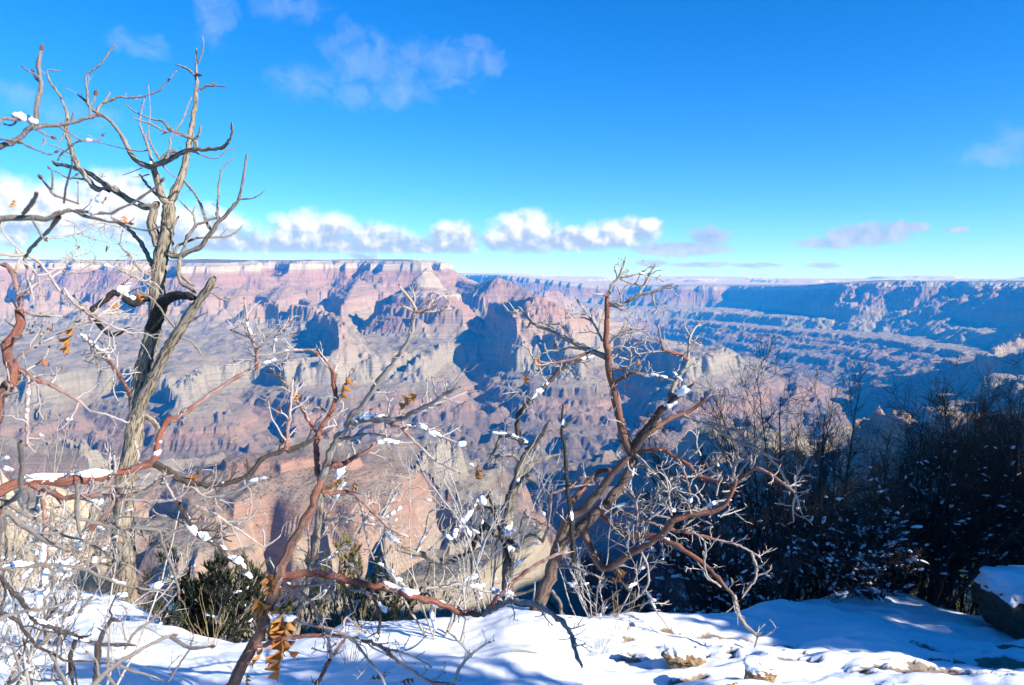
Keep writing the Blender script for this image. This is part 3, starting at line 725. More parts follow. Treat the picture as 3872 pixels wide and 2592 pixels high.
L(T1, 1, '1142,866 1100,870 1070,885', 14, 9); L(T1, 1, '1110,872 1050,850 985,812 930,798 868,773', 15, 8); L(T1, 1, '1288,915 1310,890 1325,830', 18, 14)
L(T1, 1, '1270,1000 1350,1030 1420,1045 1450,1030 1500,990 1560,970', 13, 7)
L(T1, 1, '1090,1065 1125,960 1120,920 1160,860 1200,800 1230,720 1263,640', 15, 8)
L(T1, 1, '1000,1100 950,1090 900,1060 850,1000 820,930 770,850 720,790 650,750 600,720 565,670 512,622', 38, 12, dd=0.4)
L(T1, 1, '577,685 575,600 565,540 570,495 640,445 690,390 730,330 767,290', 15, 9); L(T1, 1, '640,745 655,700 690,670 730,610', 22, 11)
L(T1, 1, '682,676 740,660 775,640 850,645 930,640 985,625 1060,590 1110,530 1168,465', 16, 9)
L(T1, 1, '1000,1072 985,1000 960,930 930,850 920,810 935,720 952,655', 20, 8); L(T1, 1, '985,820 990,740 985,660 977,560', 9, 5)
L(T1, 1, '1050,1050 1000,960 980,900 980,820', 16, 6)
L(T1, 1, '1060,1060 1100,1010 1150,1000 1180,1010', 30, 18, tw=0)
L(T1, 1, '990,990 920,998 840,985 740,960 650,940', 10, 6, dd=.1); L(T1, 1, '560,925 500,940 450,980 400,1020 378,1060', 12, 13, dd=.05)
T1.limb(pts(2, '1045,140')+pts(1, '1015,1530 998,1470 1012,1400 1020,1360 1050,1335'), 66, 44, dd=0, tw=.2)
L(T1, 1, '1012,1372 960,1365 900,1340 850,1320 790,1280 740,1245 700,1220 640,1180 580,1140 500,1110 430,1090 380,1085 345,1065', 46, 22, dd=.5)
L(T1, 1, '720,1250 640,1245 590,1200 550,1150 510,1080 480,1010 455,930 435,860 440,760 420,690 390,620 340,560 315,500 315,462 395,470', 40, 7, dd=.2)
L(T1, 1, '440,830 470,790 487,737', 13, 9); L(T1, 1, '450,850 410,910 382,942', 13, 10); L(T1, 1, '470,1020 420,990 380,970 322,952', 13, 8)
L(T1, 1, '560,1180 500,1175 440,1170 400,1145 355,1125', 15, 9); L(T1, 1, '1035,1290 980,1230 940,1180 915,1145', 17, 14)
L(T1, 1, '985,1152 920,1165 880,1167', 9, 5); L(T1, 1, '935,1108 880,1130 810,1155', 7, 5)
L(T1, 1, '1060,1080 1130,1150 1190,1185', 10, 8); L(T1, 1, '1210,1190 1270,1260 1310,1320 1340,1400 1360,1460 1385,1515', 15, 19)
T1.limb(pts(2, '1070,180 1130,205 1190,210 1240,180 1320,150 1350,110 1390,50')+pts(1, '1440,1462 1480,1430 1530,1370 1575,1310 1600,1200 1615,1100 1630,1010'), 40, 12, dd=-.3, tw=.5)
L(T1, 1, '1580,1312 1660,1310 1710,1285 1740,1258', 11, 6); L(T1, 1, '1437,1455 1430,1390 1440,1290 1445,1200 1460,1120 1500,1070 1540,1040', 18, 8)
L(T1, 1, '1437,1432 1380,1450 1320,1475 1290,1490 1260,1530 1230,1580', 15, 22); L(T1, 1, '1290,1490 1275,1420 1240,1380 1180,1320', 15, 9); L(T1, 1, '1270,1410 1285,1362', 10, 8)
L(T1, 2, '1180,210 1210,170 1225,110 1240,60', 24, 22, dd=0, tw=0); L(T1, 2, '1195,200 1180,250 1175,330 1200,390 1250,420 1285,445', 28, 22, dd=-.2, tw=.3); L(T1, 2, '1178,320 1220,360 1260,390 1290,410', 26, 16)
L(T1, 2, '1150,190 1170,140 1220,120 1300,90 1400,85 1500,80 1560,45 1600,5', 18, 9, dd=.2)
L(T1, 2, '1130,195 1140,120 1130,60 1150,0 1180,-60', 18, 12, dd=.1)
L(T1, 2, '1000,700 1030,620 1060,540 1100,490 1150,470 1200,470 1285,480', 92, 46, dd=-.35, mat=M_CHAR, tw=0, rough=.35, sides=20)
L(T1, 2, '1010,480 930,490 890,520 840,500 790,460 750,450 700,490 650,530 600,570 640,640 680,690 730,730 790,710 850,680', 52, 22, dd=-.3, mat=M_CHAR, tw=0, rough=.35)
L(T1, 2, '800,460 830,490 880,525 930,500', 40, 46, dd=.1, mat=M_CHAR, tw=0); L(T1, 2, '760,450 800,400 850,360 870,340', 12, 7, mat=M_CHAR)
L(T1, 2, '1385,445 1440,480 1510,500 1560,470 1610,400', 16, 9); L(T1, 2, '1250,640 1300,610 1360,580', 20, 9); L(T1, 2, '1200,740 1260,770 1310,830 1340,870 1390,860', 18, 9)
L(T1, 2, '1165,700 1130,650 1080,590 1040,530 990,480 900,430', 16, 10, dd=-.3)
L(T1, 2, '1005,405 900,340 800,290 720,265 650,255 540,240 480,230', 17, 9, dd=-.4)
T1.limb(pts(2, '1005,270 960,180 920,110 870,50 800,0')+pts(1, '760,1455 730,1430'), 32, 18, dd=.3)
L(T1, 2, '985,330 920,290 870,220 800,150 800,60', 14, 8, dd=-.2); L(T1, 2, '960,1260 1010,1290 1040,1340 1080,1370', 40, 30, tw=0)
L(T1, 3, '770,770 720,760 650,740 570,745 500,745', 50, 34, dd=-.3, tw=0, rough=.3)

# ---------------------------------------------------------------- second leaning stem beside it
T1B = Plant('leaning_oak_tree', 'slanting grey trunk leaning up behind the tall oak at the left', 'tree', base_at(3, 370, 1080, 5.6), 5.6, M_OAK, None, (1.5, .05, .2), 12)
L(T1B, 3, '360,1110 400,990 440,870 500,740 540,640 600,500 640,380 690,240 750,90', 92, 44, name='trunk', D0=5.6, dd=.5, tw=.3, rough=.3)
L(T1B, 3, '560,560 600,530 640,540 680,545', 40, 20, dd=-.2, tw=1)

# ---------------------------------------------------------------- near branches reaching in from the left edge
B1 = Plant('near_oak_branch', 'near branch with a round snow clump reaching in from the upper left against the sky', 'oak branch', base_at(10, -500, 1500, 1.15), 1.15, M_NEAR, None, (5, .02, .06), 21)
L(B1, 10, '-500,1500 -260,1400 -40,1320 60,1270 180,1235 280,1130 350,1090 370,1020 400,880 420,760 440,650 440,560 410,420 440,250', 66, 44, D0=1.15, dd=.05, name='stem')
L(B1, 10, '360,1100 480,1070 620,1065 760,1040 900,1000 990,975 1040,960', 46, 34); L(B1, 10, '985,970 975,880 1010,800 1025,745', 30, 26, tw=2)
L(B1, 10, '640,1075 720,1130 810,1190 920,1240 1010,1245 1060,1230 1100,1185', 27, 17); L(B1, 10, '190,1240 300,1290 380,1330 460,1360 540,1380 600,1355', 23, 17)
L(B1, 10, '-300,1260 -20,1215 80,1225 190,1245', 30, 24, dd=0); L(B1, 10, '-300,1120 -20,1050 20,1005 100,995 260,1010 350,1040', 36, 30, dd=.04); L(B1, 10, '170,1035 110,1070 60,1060', 24, 14)
L(B1, 10, '400,1115 480,1160 550,1190', 28, 22); L(B1, 10, '430,600 380,560 355,500', 24, 20, tw=2)
B2 = Plant('near_snowy_branch', 'pale blurred branch carrying a long pad of snow across the low clouds at the left', 'oak branch', base_at(11, -500, 700, 1.2), 1.2, M_NEAR, None, (5, .02, .07), 22)
L(B2, 11, '-500,690 -200,660 100,650 300,640 480,640 600,600 700,570 800,555', 62, 52, D0=1.2, dd=.02, name='stem'); L(B2, 11, '790,560 900,610 1000,640 1120,670 1250,690 1400,700', 42, 22)
L(B2, 11, '850,560 950,580 1100,590 1200,590 1290,545 1430,480 1520,420 1640,340 1740,250', 32, 25); L(B2, 11, '1040,580 1080,510 1120,445', 24, 22)
L(B2, 11, '1250,690 1400,745 1540,770 1640,770 1770,710', 22, 22); L(B2, 11, '840,500 840,370 838,270', 15, 12); L(B2, 11, '850,490 700,430 590,400 530,330 450,220', 23, 26)
L(B2, 11, '640,630 580,720 520,790 440,870 350,960 290,1040', 42, 36, dd=.1); L(B2, 11, '340,650 400,740 450,830 480,870', 26, 20)
L(B2, 11, '690,480 700,380 720,270 760,130 780,30', 24, 20, dd=-.1); L(B2, 11, '755,225 820,180', 20, 16); L(B2, 11, '250,590 330,500 400,380', 46, 40, dd=-.15)
L(B2, 11, '560,340 570,220 560,140 540,110', 22, 16); L(B2, 11, '1640,770 1680,800 1690,830', 18, 16)

# ---------------------------------------------------------------- red-stemmed shrub at the left edge
S1 = Plant('red_stem_shrub', 'shrub with a smooth crimson-brown main stem rising along the left edge', 'shrub', base_at(2, -60, 1500, 2.1), 2.1, M_REDST, None, (20, .04, .18), 31)
L(S1, 2, '-90,1560 -40,1300 0,1130 60,1060 92,985 60,900 50,800 105,720 130,600 135,540', 84, 52, D0=2.1, dd=.1, name='stem')
L(S1, 11, '225,1590 180,1380 140,1250 90,1160 0,1140', 60, 44, tw=.4); L(S1, 11, '170,1230 190,1150 210,1070 170,960', 42, 26); L(S1, 11, '210,1500 300,1440 420,1330 540,1290 660,1210 750,1080 830,980', 46, 15, dd=.2)
L(S1, 11, '-100,1040 120,1040 260,1040 380,1080 480,1190 560,1300 640,1420 760,1500 850,1570', 36, 24, D0=2.0, dd=.15); L(S1, 11, '260,1040 200,980 110,880 40,800 0,700', 30, 20); L(S1, 11, '270,1050 290,1200 300,1380 260,1480', 30, 34, dd=.05)
L(S1, 11, '340,1310 370,1230 410,1180', 34, 24); L(S1, 11, '500,860 640,850 780,820 900,770 1000,710 1070,690 1180,710 1290,740', 24, 14, D0=2.6, dd=.6); L(S1, 11, '840,815 1000,865 1150,900 1280,920', 15, 12, dd=.3)
L(S1, 11, '1280,920 1380,1020 1450,1130 1520,1210 1600,1260', 18, 24, dd=.4); L(S1, 11, '1300,930 1320,790', 13, 11); L(S1, 11, '400,1260 520,1240 640,1160 690,1080 840,960', 22, 12); L(S1, 11, '640,1200 800,1230 900,1240 1000,1220', 18, 12)
L(S1, 11, '660,1060 780,1090 960,1130 1100,1140 1260,1100', 17, 12); L(S1, 11, '1100,1140 1240,1180 1400,1250 1530,1310 1640,1340', 18, 22, dd=.5)
L(S1, 2, '170,570 230,600 320,600 420,605', 24, 15); L(S1, 2, '100,970 160,970 200,1010 240,1030 330,1050 430,1110 520,1160', 40, 20, dd=.3); L(S1, 2, '85,930 120,890 190,830 260,760 330,700', 30, 14)
L(S1, 2, '120,960 190,1020 180,1200 175,1450', 22, 22, dd=-.2); L(S1, 2, '520,1160 600,1230 700,1250 850,1310', 18, 12); L(S1, 2, '520,1170 470,1270 440,1290', 18, 12)
L(S1, 2, '160,640 110,720 220,715 310,690', 16, 10); L(S1, 2, '540,560 620,600 700,650 800,690 900,740', 24, 14, dd=.2); L(S1, 2, '420,420 470,500 540,560', 18, 20)
L(S1, 2, '540,730 600,790 680,850 740,930 800,1020 860,1130', 20, 26, dd=.9); L(S1, 2, '500,640 620,620 720,550 790,480 850,410', 18, 12, dd=.3)

# ---------------------------------------------------------------- low tangle at the lower left
S2 = Plant('snow_laden_shrub', 'sprawling reddish shrub with a snow-laden limb stretched across the lower left', 'shrub', base_at(3, -160, 700, 2.2), 2.2, M_REDST, None, (18, .04, .17), 41)
S2.limb(pts(3, '-160,420 0,290 100,235 250,215 400,217 520,210 600,205 680,200 780,170 900,130 1000,100 1040,50')+pts(2, '1030,1480 1070,1340 1120,1290 1200,1250 1260,1210 1340,1150 1440,1080 1560,1000 1680,940'), 76, 22, D0=2.2, dd=.4, name='stem', tw=.6)
L(S2, 3, '1020,110 1100,150 1200,210 1300,245 1430,250 1560,225 1650,170 1720,90 1800,40 1900,10', 46, 30, mat=M_DARK, dd=.1, tw=.6)
L(S2, 2, '1885,1490 1895,1360 1910,1250 1930,1020', 30, 15, dd=.1); L(S2, 2, '1890,1480 1950,1465 2020,1440 2091,1400', 30, 24, mat=M_DARK, dd=.05)
L(S2, 3, '200,240 330,290 420,330 520,330 640,320 780,320 880,310 960,290 1050,220 1150,180', 40, 20); L(S2, 3, '540,330 640,290 700,260 760,150 750,50', 30, 16); L(S2, 3, '700,250 800,260 900,270 1000,262 1090,190', 22, 14)
L(S2, 3, '260,270 290,400 300,540 295,700 280,860 265,980', 30, 26, dd=-.1); L(S2, 3, '600,530 680,460 740,380 760,330', 34, 24, dd=0); L(S2, 3, '780,345 900,350 1040,355 1160,352', 16, 11); L(S2, 3, '1160,352 1260,260 1330,320 1400,330 1560,290 1650,240 1780,195', 20, 12, D0=2.3)
L(S2, 3, '1180,370 1240,480 1290,560 1360,610 1450,660 1490,720 1580,780 1640,850', 30, 26, D0=2.4, dd=.2, mat=M_DARK); L(S2, 3, '1160,352 1110,270 1075,200', 18, 12); L(S2, 3, '1290,380 1420,440 1520,510 1640,590 1740,660', 18, 12, dd=.2); L(S2, 3, '1740,660 1740,560 1700,520', 14, 9); L(S2, 3, '1745,655 1830,600 1850,570', 14, 8); L(S2, 3, '1500,490 1630,480 1700,400 1720,340', 14, 9)
S3 = Plant('thicket_shrub', 'grey-brown thicket of crossing stems over the snow at the lower left corner', 'shrub', base_at(3, -200, 1560, 1.9), 1.9, M_NEAR, None, (11, .04, .17), 42)
L(S3, 3, '-200,560 0,420 100,470 160,520 280,600 360,640 440,670', 44, 32, D0=1.4, dd=.1, name='stem'); L(S3, 3, '-60,1500 -40,900 0,440', 50, 44, D0=1.5, dd=-.1, tw=.3); L(S3, 3, '130,-40 140,150 130,300 20,390', 34, 34, D0=1.2, dd=.1)
L(S3, 3, '30,370 150,430 290,500 420,580 540,610 640,660 750,740 850,780 940,840', 23, 13, D0=1.8, dd=.4); L(S3, 3, '-60,800 160,780 300,775 420,785 540,800 640,840 740,880 860,920 1000,940 1110,945', 32, 14, D0=1.9, dd=.3)
L(S3, 3, '-100,760 0,860 60,930 140,1010 200,1090 240,1150 330,1180 440,1220 520,1260 620,1290 740,1300 880,1305', 40, 20, D0=1.8, dd=.3, mat=M_DARK); L(S3, 3, '-60,1060 100,1130 180,1230 240,1310 330,1350 440,1410 560,1410 700,1420', 28, 13, D0=1.7, dd=.3, mat=M_DARK)
L(S3, 3, '590,1600 700,1480 800,1410 930,1330 1050,1270 1130,1240', 40, 26, D0=1.1, dd=.1); L(S3, 3, '1120,1245 1220,1310 1300,1320 1390,1315', 26, 20, D0=1.2); L(S3, 3, '650,1290 640,1400 630,1580', 44, 46, dd=-.1, mat=M_DARK, tw=.3); L(S3, 3, '650,1300 690,1200 730,1140 780,1145', 30, 24, mat=M_DARK)
L(S3, 3, '820,1330 900,1210 990,1150 1080,1060 1165,960', 18, 14, D0=2.2); L(S3, 3, '490,460 640,500 760,530 860,525 960,540 1040,550 1070,620 1100,720 1140,800 1180,960', 25, 18, D0=1.9, dd=.2); L(S3, 3, '510,230 505,380 520,500 530,580', 30, 26, D0=1.8, dd=0)
L(S3, 3, '-20,1140 100,1090 260,1070 420,1030 470,1000', 26, 14, D0=1.7, dd=.2); L(S3, 3, '60,1560 130,1500 110,1400 80,1300', 26, 14, D0=1.6); L(S3, 3, '330,1350 400,1490 460,1600', 22, 22); L(S3, 3, '700,1490 760,1568 800,1620', 18, 24); L(S3, 3, '700,1390 860,1470 980,1500 1060,1530', 20, 10)
L(S3, 3, '340,1540 380,1340 420,1120', 16, 11, D0=1.9); L(S3, 3, '1110,1540 1180,1430 1250,1330 1275,1230', 16, 10, D0=2.5); L(S3, 3, '500,1260 460,1400 480,1560', 26, 22, mat=M_DARK)

# ---------------------------------------------------------------- red-barked sapling in the middle
M1 = Plant('red_barked_sapling', 'slender red-barked sapling bowing up from the snow left of centre with brown leaves', 'sapling', base_at(3, 1500, 1640, 2.7), 2.7, M_RED, None, (19, .03, .14), 51)
M1.limb(pts(3, '1480,1660 1530,1568 1600,1430 1680,1300 1740,1150 1800,980 1850,830 1900,680 1980,540 2060,380 2091,290')+pts(5, '365,240 370,180'), 88, 46, D0=2.7, dd=.15, name='trunk', tw=.3)
M1.limb(pts(5, '370,190 350,150 345,50')+pts(4, '345,1480 345,1420 380,1330 420,1270 460,1180 465,1080 440,950 380,870 320,835 250,825'), 46, 22, dd=.15, tw=.7)
M1.limb(pts(5, '372,200 400,150 420,60')+pts(4, '450,1480 480,1400 540,1320 580,1250 650,1190 720,1080 800,970 870,880 930,790 970,700 985,590'), 50, 24, dd=-.25, tw=.5, mat=M_PALE)
L(M1, 4, '985,595 1000,570 980,520 890,405', 24, 17, mat=M_RED, tw=2); L(M1, 4, '990,572 1080,575 1160,570 1240,548', 22, 12, mat=M_RED, tw=3); L(M1, 4, '975,568 910,535', 20, 15, mat=M_RED); L(M1, 4, '955,755 1000,720 1045,690', 16, 12)
L(M1, 4, '540,1310 640,1290 740,1275 880,1285 1000,1230 1100,1180 1200,1110 1280,1070', 44, 20, mat=M_PALE, dd=-.2); L(M1, 4, '885,1285 960,1240 1100,1190 1240,1140 1335,1100', 26, 14, mat=M_PALE); L(M1, 4, '1180,1115 1240,1050 1330,940', 19, 11, mat=M_PALE)
L(M1, 4, '700,1290 800,1300 900,1330 1040,1340 1140,1390 1250,1430 1330,1460', 26, 13); M1.limb(pts(4, '890,1325 960,1400 1040,1480')+pts(5, '1100,70 1150,100 1280,165'), 22, 14)
L(M1, 4, '365,1390 300,1300 240,1200 180,1100 90,1000 0,970', 28, 20, dd=.2); L(M1, 4, '190,1020 165,1200 150,1350 140,1490', 15, 25, dd=.1); L(M1, 4, '460,1170 520,1100 560,1000 575,960', 17, 11)
L(M1, 4, '445,960 400,920 370,880 350,860', 16, 11); L(M1, 4, '255,828 180,830 60,850 -60,860', 19, 13); L(M1, 4, '60,850 70,760 140,660 160,610', 15, 10, tw=2); L(M1, 4, '95,1000 140,890 160,830', 14, 10); L(M1, 4, '150,1500 260,1450 350,1400 440,1350', 24, 13, mat=M_DARK)
L(M1, 2, '1690,960 1690,830 1650,740 1630,650 1620,560 1610,490', 27, 13, D0=2.9, tw=2); L(M1, 2, '1695,840 1760,750 1830,690 1900,640', 16, 10, tw=2); L(M1, 2, '1690,900 1600,890 1550,900', 15, 10, tw=2); L(M1, 2, '1640,740 1580,720 1530,700', 13, 9, tw=2); L(M1, 2, '1680,940 1800,900 1900,880', 18, 12)
L(M1, 4, '440,1280 500,1240 520,1180 470,1140', 18, 11); L(M1, 4, '480,1420 600,1400 700,1380 820,1400', 26, 14, mat=M_PALE); M1.limb(pts(5, '400,120 520,110 600,60 700,20')+pts(4, '720,1440 780,1430 1000,1440'), 34, 13); L(M1, 4, '330,1200 420,1240 480,1330', 16, 13)
L(M1, 5, '375,285 440,300 540,290 600,310 680,390 760,470 820,530 900,570 950,590', 32, 16, dd=.15); L(M1, 5, '600,310 640,400 660,520 690,660 720,740', 17, 13, dd=.3); L(M1, 5, '660,440 740,480 830,450 900,400', 13, 8)
L(M1, 5, '105,850 200,840 330,830 450,850 560,880 700,910 820,930 950,980 1100,1010 1200,1050 1300,1090 1440,1105', 50, 38, dd=.25, tw=.5, mat=M_REDST); L(M1, 5, '1440,1108 1500,1030 1580,950 1700,840 1850,740 2000,680', 34, 18, dd=.1, tw=.4)
M1.limb(pts(5, '1440,1105 1560,1040 1640,1015 1750,1030 1850,1070 1950,1140 2010,1210')+pts(7, '450,1230 470,1310 500,1400 520,1430'), 34, 24, dd=-.5, tw=1.3, mat=M_PALE)
L(M1, 5, '115,940 240,920 350,905 460,890', 26, 18, mat=M_REDST); L(M1, 5, '-60,1310 0,1300 120,1260 280,1245 450,1240 600,1250 720,1290 800,1340 900,1430 1000,1490 1100,1550 1240,1560', 32, 20, D0=2.6, dd=-.1, mat=M_REDST, tw=.6)
L(M1, 5, '-10,1190 100,1140 250,1155 400,1190 520,1230 600,1290 680,1400 760,1490 800,1580', 25, 16, D0=2.65, dd=-.2); L(M1, 5, '1240,1550 1290,1450 1360,1370 1420,1320 1480,1285', 20, 13, dd=.05, mat=M_PALE); L(M1, 5, '1360,1370 1310,1310 1250,1250 1210,1215', 19, 12, dd=.05, mat=M_PALE)
L(M1, 5, '860,1350 960,1330 1020,1290 1060,1250', 15, 9); L(M1, 5, '780,1320 900,1350 1000,1390 1090,1440', 17, 11); L(M1, 5, '1060,930 1180,920 1300,900 1420,940 1560,970 1660,980', 20, 14, dd=.2, mat=M_PALE); L(M1, 5, '560,940 650,950 720,1010 780,1080', 18, 12); L(M1, 5, '700,930 740,1040 760,1120 750,1260', 24, 20, mat=M_DARK)
L(M1, 5, '500,880 540,940 570,1040 600,1120 620,1160', 22, 14, mat=M_DARK); L(M1, 5, '160,900 280,990 360,1120 420,1260 440,1380', 20, 22, dd=.2); L(M1, 5, '440,1390 500,1300 540,1260', 22, 18); L(M1, 5, '430,1400 380,1500 330,1580', 28, 24); L(M1, 5, '520,1180 540,1120 660,1220', 16, 12)
for q in range(10):
    x0 = 380+M1.rs.uniform(-20, 500); y0 = 520+M1.rs.uniform(-150, 250)
    L(M1, 5, f'{x0},{y0} {x0+M1.rs.uniform(30,70)},{y0-80} {x0+M1.rs.uniform(60,150)},{y0-M1.rs.uniform(120,230)}', 13, 8, D0=3.0, mat=M_PALE)

# ---------------------------------------------------------------- dark stem behind the sapling
T2 = Plant('thin_oak_tree', 'thin dark grey trunk standing upright just behind the red-barked sapling', 'tree', base_at(5, 190, 1290, 4.2), 4.2, M_SNAG, None, (10, .05, .2), 61)
L(T2, 5, '185,1300 215,1180 245,1050 280,900 320,760 345,600 365,430 380,300', 58, 46, D0=4.2, dd=.1, name='trunk', tw=.5); L(T2, 5, '380,490 450,465 540,465 620,500 700,510', 22, 14); L(T2, 5, '385,320 470,250 520,130 560,40', 34, 16, dd=.3)
L(T2, 5, '310,800 290,600 285,480', 20, 12, mat=M_RED); L(T2, 5, '320,770 420,740 520,660 600,620', 20, 11, mat=M_PALE); L(T2, 5, '250,1040 320,1000 420,930', 18, 12, mat=M_PALE)

# ---------------------------------------------------------------- the fork-topped red tree right of centre
R1 = Plant('red_barked_tree', 'small crooked tree with mottled red bark and many arching limbs right of centre', 'tree', base_at(7, 215, 1110, 4.2), 4.2, M_RED, None, (17, .04, .19), 71)
L(R1, 7, '205,1130 260,980 310,860 350,720 390,620 440,580 520,520 620,430 700,360 780,260 830,170 860,90 850,0', 95, 62, D0=4.2, dd=.1, name='trunk', tw=.3)
L(R1, 7, '380,600 430,470 500,430 580,360 650,280 700,210 760,140 830,60', 66, 44, dd=-.2, tw=.4)
L(R1, 6, '845,1500 800,1390 775,1280 740,1140 725,1050 705,960 690,830 680,700 690,560 685,470', 64, 32, dd=-.15, tw=.4, mat=M_REDST)
L(R1, 6, '690,480 720,400 765,350 790,280 810,225', 26, 11, mat=M_PALE); L(R1, 6, '700,510 750,520 790,530 850,490 930,460 1030,430 1130,385', 26, 16, mat=M_PALE); L(R1, 6, '890,478 940,390 970,330 1000,280 1020,272', 19, 11, mat=M_PALE)
L(R1, 6, '768,352 830,340 900,325 960,335', 15, 9, mat=M_PALE); L(R1, 6, '780,360 850,385 930,398 945,350', 15, 11, mat=M_PALE); L(R1, 6, '785,525 775,450 760,420', 14, 10); L(R1, 6, '985,455 1000,520 1020,560 990,580', 13, 9); L(R1, 6, '1010,545 1040,575', 9, 7)
L(R1, 6, '685,470 640,455 605,460', 16, 11); L(R1, 6, '700,525 750,545 800,570', 22, 12)
L(R1, 6, '685,875 600,835 540,820 480,790 400,740 290,690 200,650 150,590 105,540', 44, 14, dd=.3, tw=.8, mat=M_PALE); L(R1, 6, '130,580 60,580 10,560', 15, 10, mat=M_PALE); L(R1, 6, '475,785 440,720 380,655 320,655 240,645', 19, 11, mat=M_PALE); L(R1, 6, '185,642 160,680 130,695', 16, 10, mat=M_PALE)
L(R1, 6, '520,822 450,810 370,830 280,830', 17, 11, mat=M_PALE); L(R1, 6, '660,770 600,650 550,570 500,510 485,485', 17, 12, mat=M_PALE); L(R1, 6, '590,830 480,880 380,905 270,910 200,870 170,820 130,790', 21, 11); L(R1, 6, '590,640 540,615 480,615', 12, 8)
L(R1, 6, '340,760 360,860 400,930 460,970 510,1000', 12, 9); L(R1, 6, '240,915 260,1000 300,1040', 13, 9); L(R1, 6, '200,875 230,930', 10, 8)
L(R1, 6, '730,1045 800,1010 860,970 910,990 1000,1000 1130,1030', 22, 14, dd=-.2); L(R1, 6, '705,935 800,960 860,970 960,990 1040,1010', 20, 12); L(R1, 6, '690,700 740,730 830,690 930,690', 14, 9, mat=M_PALE); L(R1, 6, '700,900 760,850 800,780 840,735', 15, 9, mat=M_PALE); L(R1, 6, '720,860 790,880 840,880 835,760', 13, 9, mat=M_PALE)
L(R1, 6, '695,790 740,740 800,720 880,700 920,690', 17, 9, mat=M_PALE); L(R1, 6, '700,820 790,800 850,850 830,940 800,1000', 13, 9, mat=M_PALE); L(R1, 6, '720,970 800,1010 820,980 850,880', 13, 8, mat=M_PALE)
L(R1, 6, '850,1500 900,1420 960,1340 1040,1230 1110,1170 1180,1110 1260,1045', 74, 22, dd=-.2, tw=.5, mat=M_DARK); L(R1, 6, '885,1455 960,1370 1080,1290 1180,1250 1280,1200 1370,1120', 48, 16, dd=.2)
L(R1, 6, '1100,1160 1115,1105 1150,1030 1180,980 1215,920 1225,840 1235,750 1260,690 1300,650', 34, 13, dd=.2, mat=M_PALE); L(R1, 6, '1222,895 1160,850 1080,835 1050,790 1035,720 1025,660', 25, 12); L(R1, 6, '1232,735 1200,670', 14, 11, mat=M_PALE); L(R1, 6, '1240,762 1290,790 1310,815', 14, 9, mat=M_PALE); L(R1, 6, '1080,832 980,840 890,850 870,820', 13, 9, mat=M_PALE); L(R1, 6, '1165,1100 1165,1020 1130,990', 18, 11)
L(R1, 6, '1190,1250 1280,1290 1380,1310 1470,1340 1560,1355 1640,1330', 27, 13, mat=M_PALE); R1.limb(pts(6, '1380,1320 1450,1380 1540,1420 1620,1455 1690,1478')+pts(7, '1770,80 1830,150 1880,240 1930,300'), 22, 16, mat=M_PALE, dd=-.2)
L(R1, 7, '1545,205 1590,130 1690,10', 18, 13, mat=M_PALE); L(R1, 7, '1930,300 1940,190 1990,120', 15, 10, mat=M_PALE, tw=2); L(R1, 7, '1930,305 1915,400 1920,490', 16, 8, mat=M_PALE); L(R1, 7, '1938,315 1960,400 1980,450', 14, 8, mat=M_PALE)
L(R1, 7, '860,60 930,20 1050,15 1140,60 1230,120 1290,190 1400,220 1510,235', 34, 21, dd=-.3); L(R1, 7, '1508,232 1530,140 1555,60', 20, 18, mat=M_PALE); L(R1, 7, '1470,340 1540,230 1600,180 1680,140 1740,160 1840,230 1930,300', 26, 18, D0=4.0, dd=-.2)
L(R1, 7, '640,440 720,510 800,570 900,590 1000,580 1100,620 1200,680 1280,730 1350,790 1420,860 1480,930 1530,980', 38, 20, dd=-.4, tw=.5); L(R1, 7, '1525,975 1540,1060 1580,1150 1650,1220 1680,1250', 32, 19, dd=-.1, tw=1.5, mat=M_PALE); L(R1, 7, '1678,1248 1730,1240 1780,1215', 17, 11, mat=M_PALE); L(R1, 7, '1680,1255 1660,1330 1675,1400', 15, 8, mat=M_PALE)
L(R1, 7, '1440,920 1350,850 1330,760 1340,700 1330,620', 16, 12, mat=M_PALE); L(R1, 7, '1080,535 1200,560 1300,580 1420,610 1540,640 1640,690 1700,730', 24, 12); L(R1, 7, '1640,695 1670,770 1670,860 1620,930 1580,990', 20, 14, mat=M_PALE); L(R1, 7, '1670,850 1730,830 1770,800', 13, 9)
L(R1, 7, '535,500 550,590 590,700 640,780 690,800 780,750 860,690 940,650 1030,590 1090,530 1120,480', 46, 48, dd=-.35, tw=.4); L(R1, 7, '1115,485 1250,440 1380,430 1450,390 1500,320 1545,200', 46, 26, dd=-.1, tw=.8)
L(R1, 7, '460,365 520,290 580,210 640,160 720,150', 42, 26, D0=4.3, dd=.1); L(R1, 7, '310,310 420,270 540,250 650,240', 17, 12); L(R1, 7, '322,315 315,420 300,520 260,610', 15, 9); L(R1, 7, '325,945 380,1020 385,1110 360,1195', 26, 16, mat=M_SNAG)
L(R1, 7, '740,780 770,870 830,940 880,990', 22, 17, mat=M_DARK); L(R1, 7, '880,1000 930,950 965,870 950,760 910,680 900,560', 18, 12, mat=M_PALE); L(R1, 7, '960,980 1000,1060 1050,1130 1100,1200', 15, 10); L(R1, 7, '370,790 500,800 600,840 720,890', 18, 10, mat=M_PALE)
L(R1, 7, '865,120 960,130 1080,190 1140,290 1200,370 1290,460 1380,510', 20, 11, mat=M_PALE, dd=-.3); L(R1, 7, '860,30 940,110 1040,220 1090,300 1110,420', 22, 14, mat=M_PALE, dd=-.4); L(R1, 7, '1000,300 1130,200 1260,190 1400,120', 20, 11, mat=M_PALE, D0=4.1); L(R1, 7, '780,280 900,360 1000,440 1110,470', 22, 14, mat=M_PALE); L(R1, 7, '1230,440 1240,330 1210,200 1160,80', 22, 12, D0=4.0)
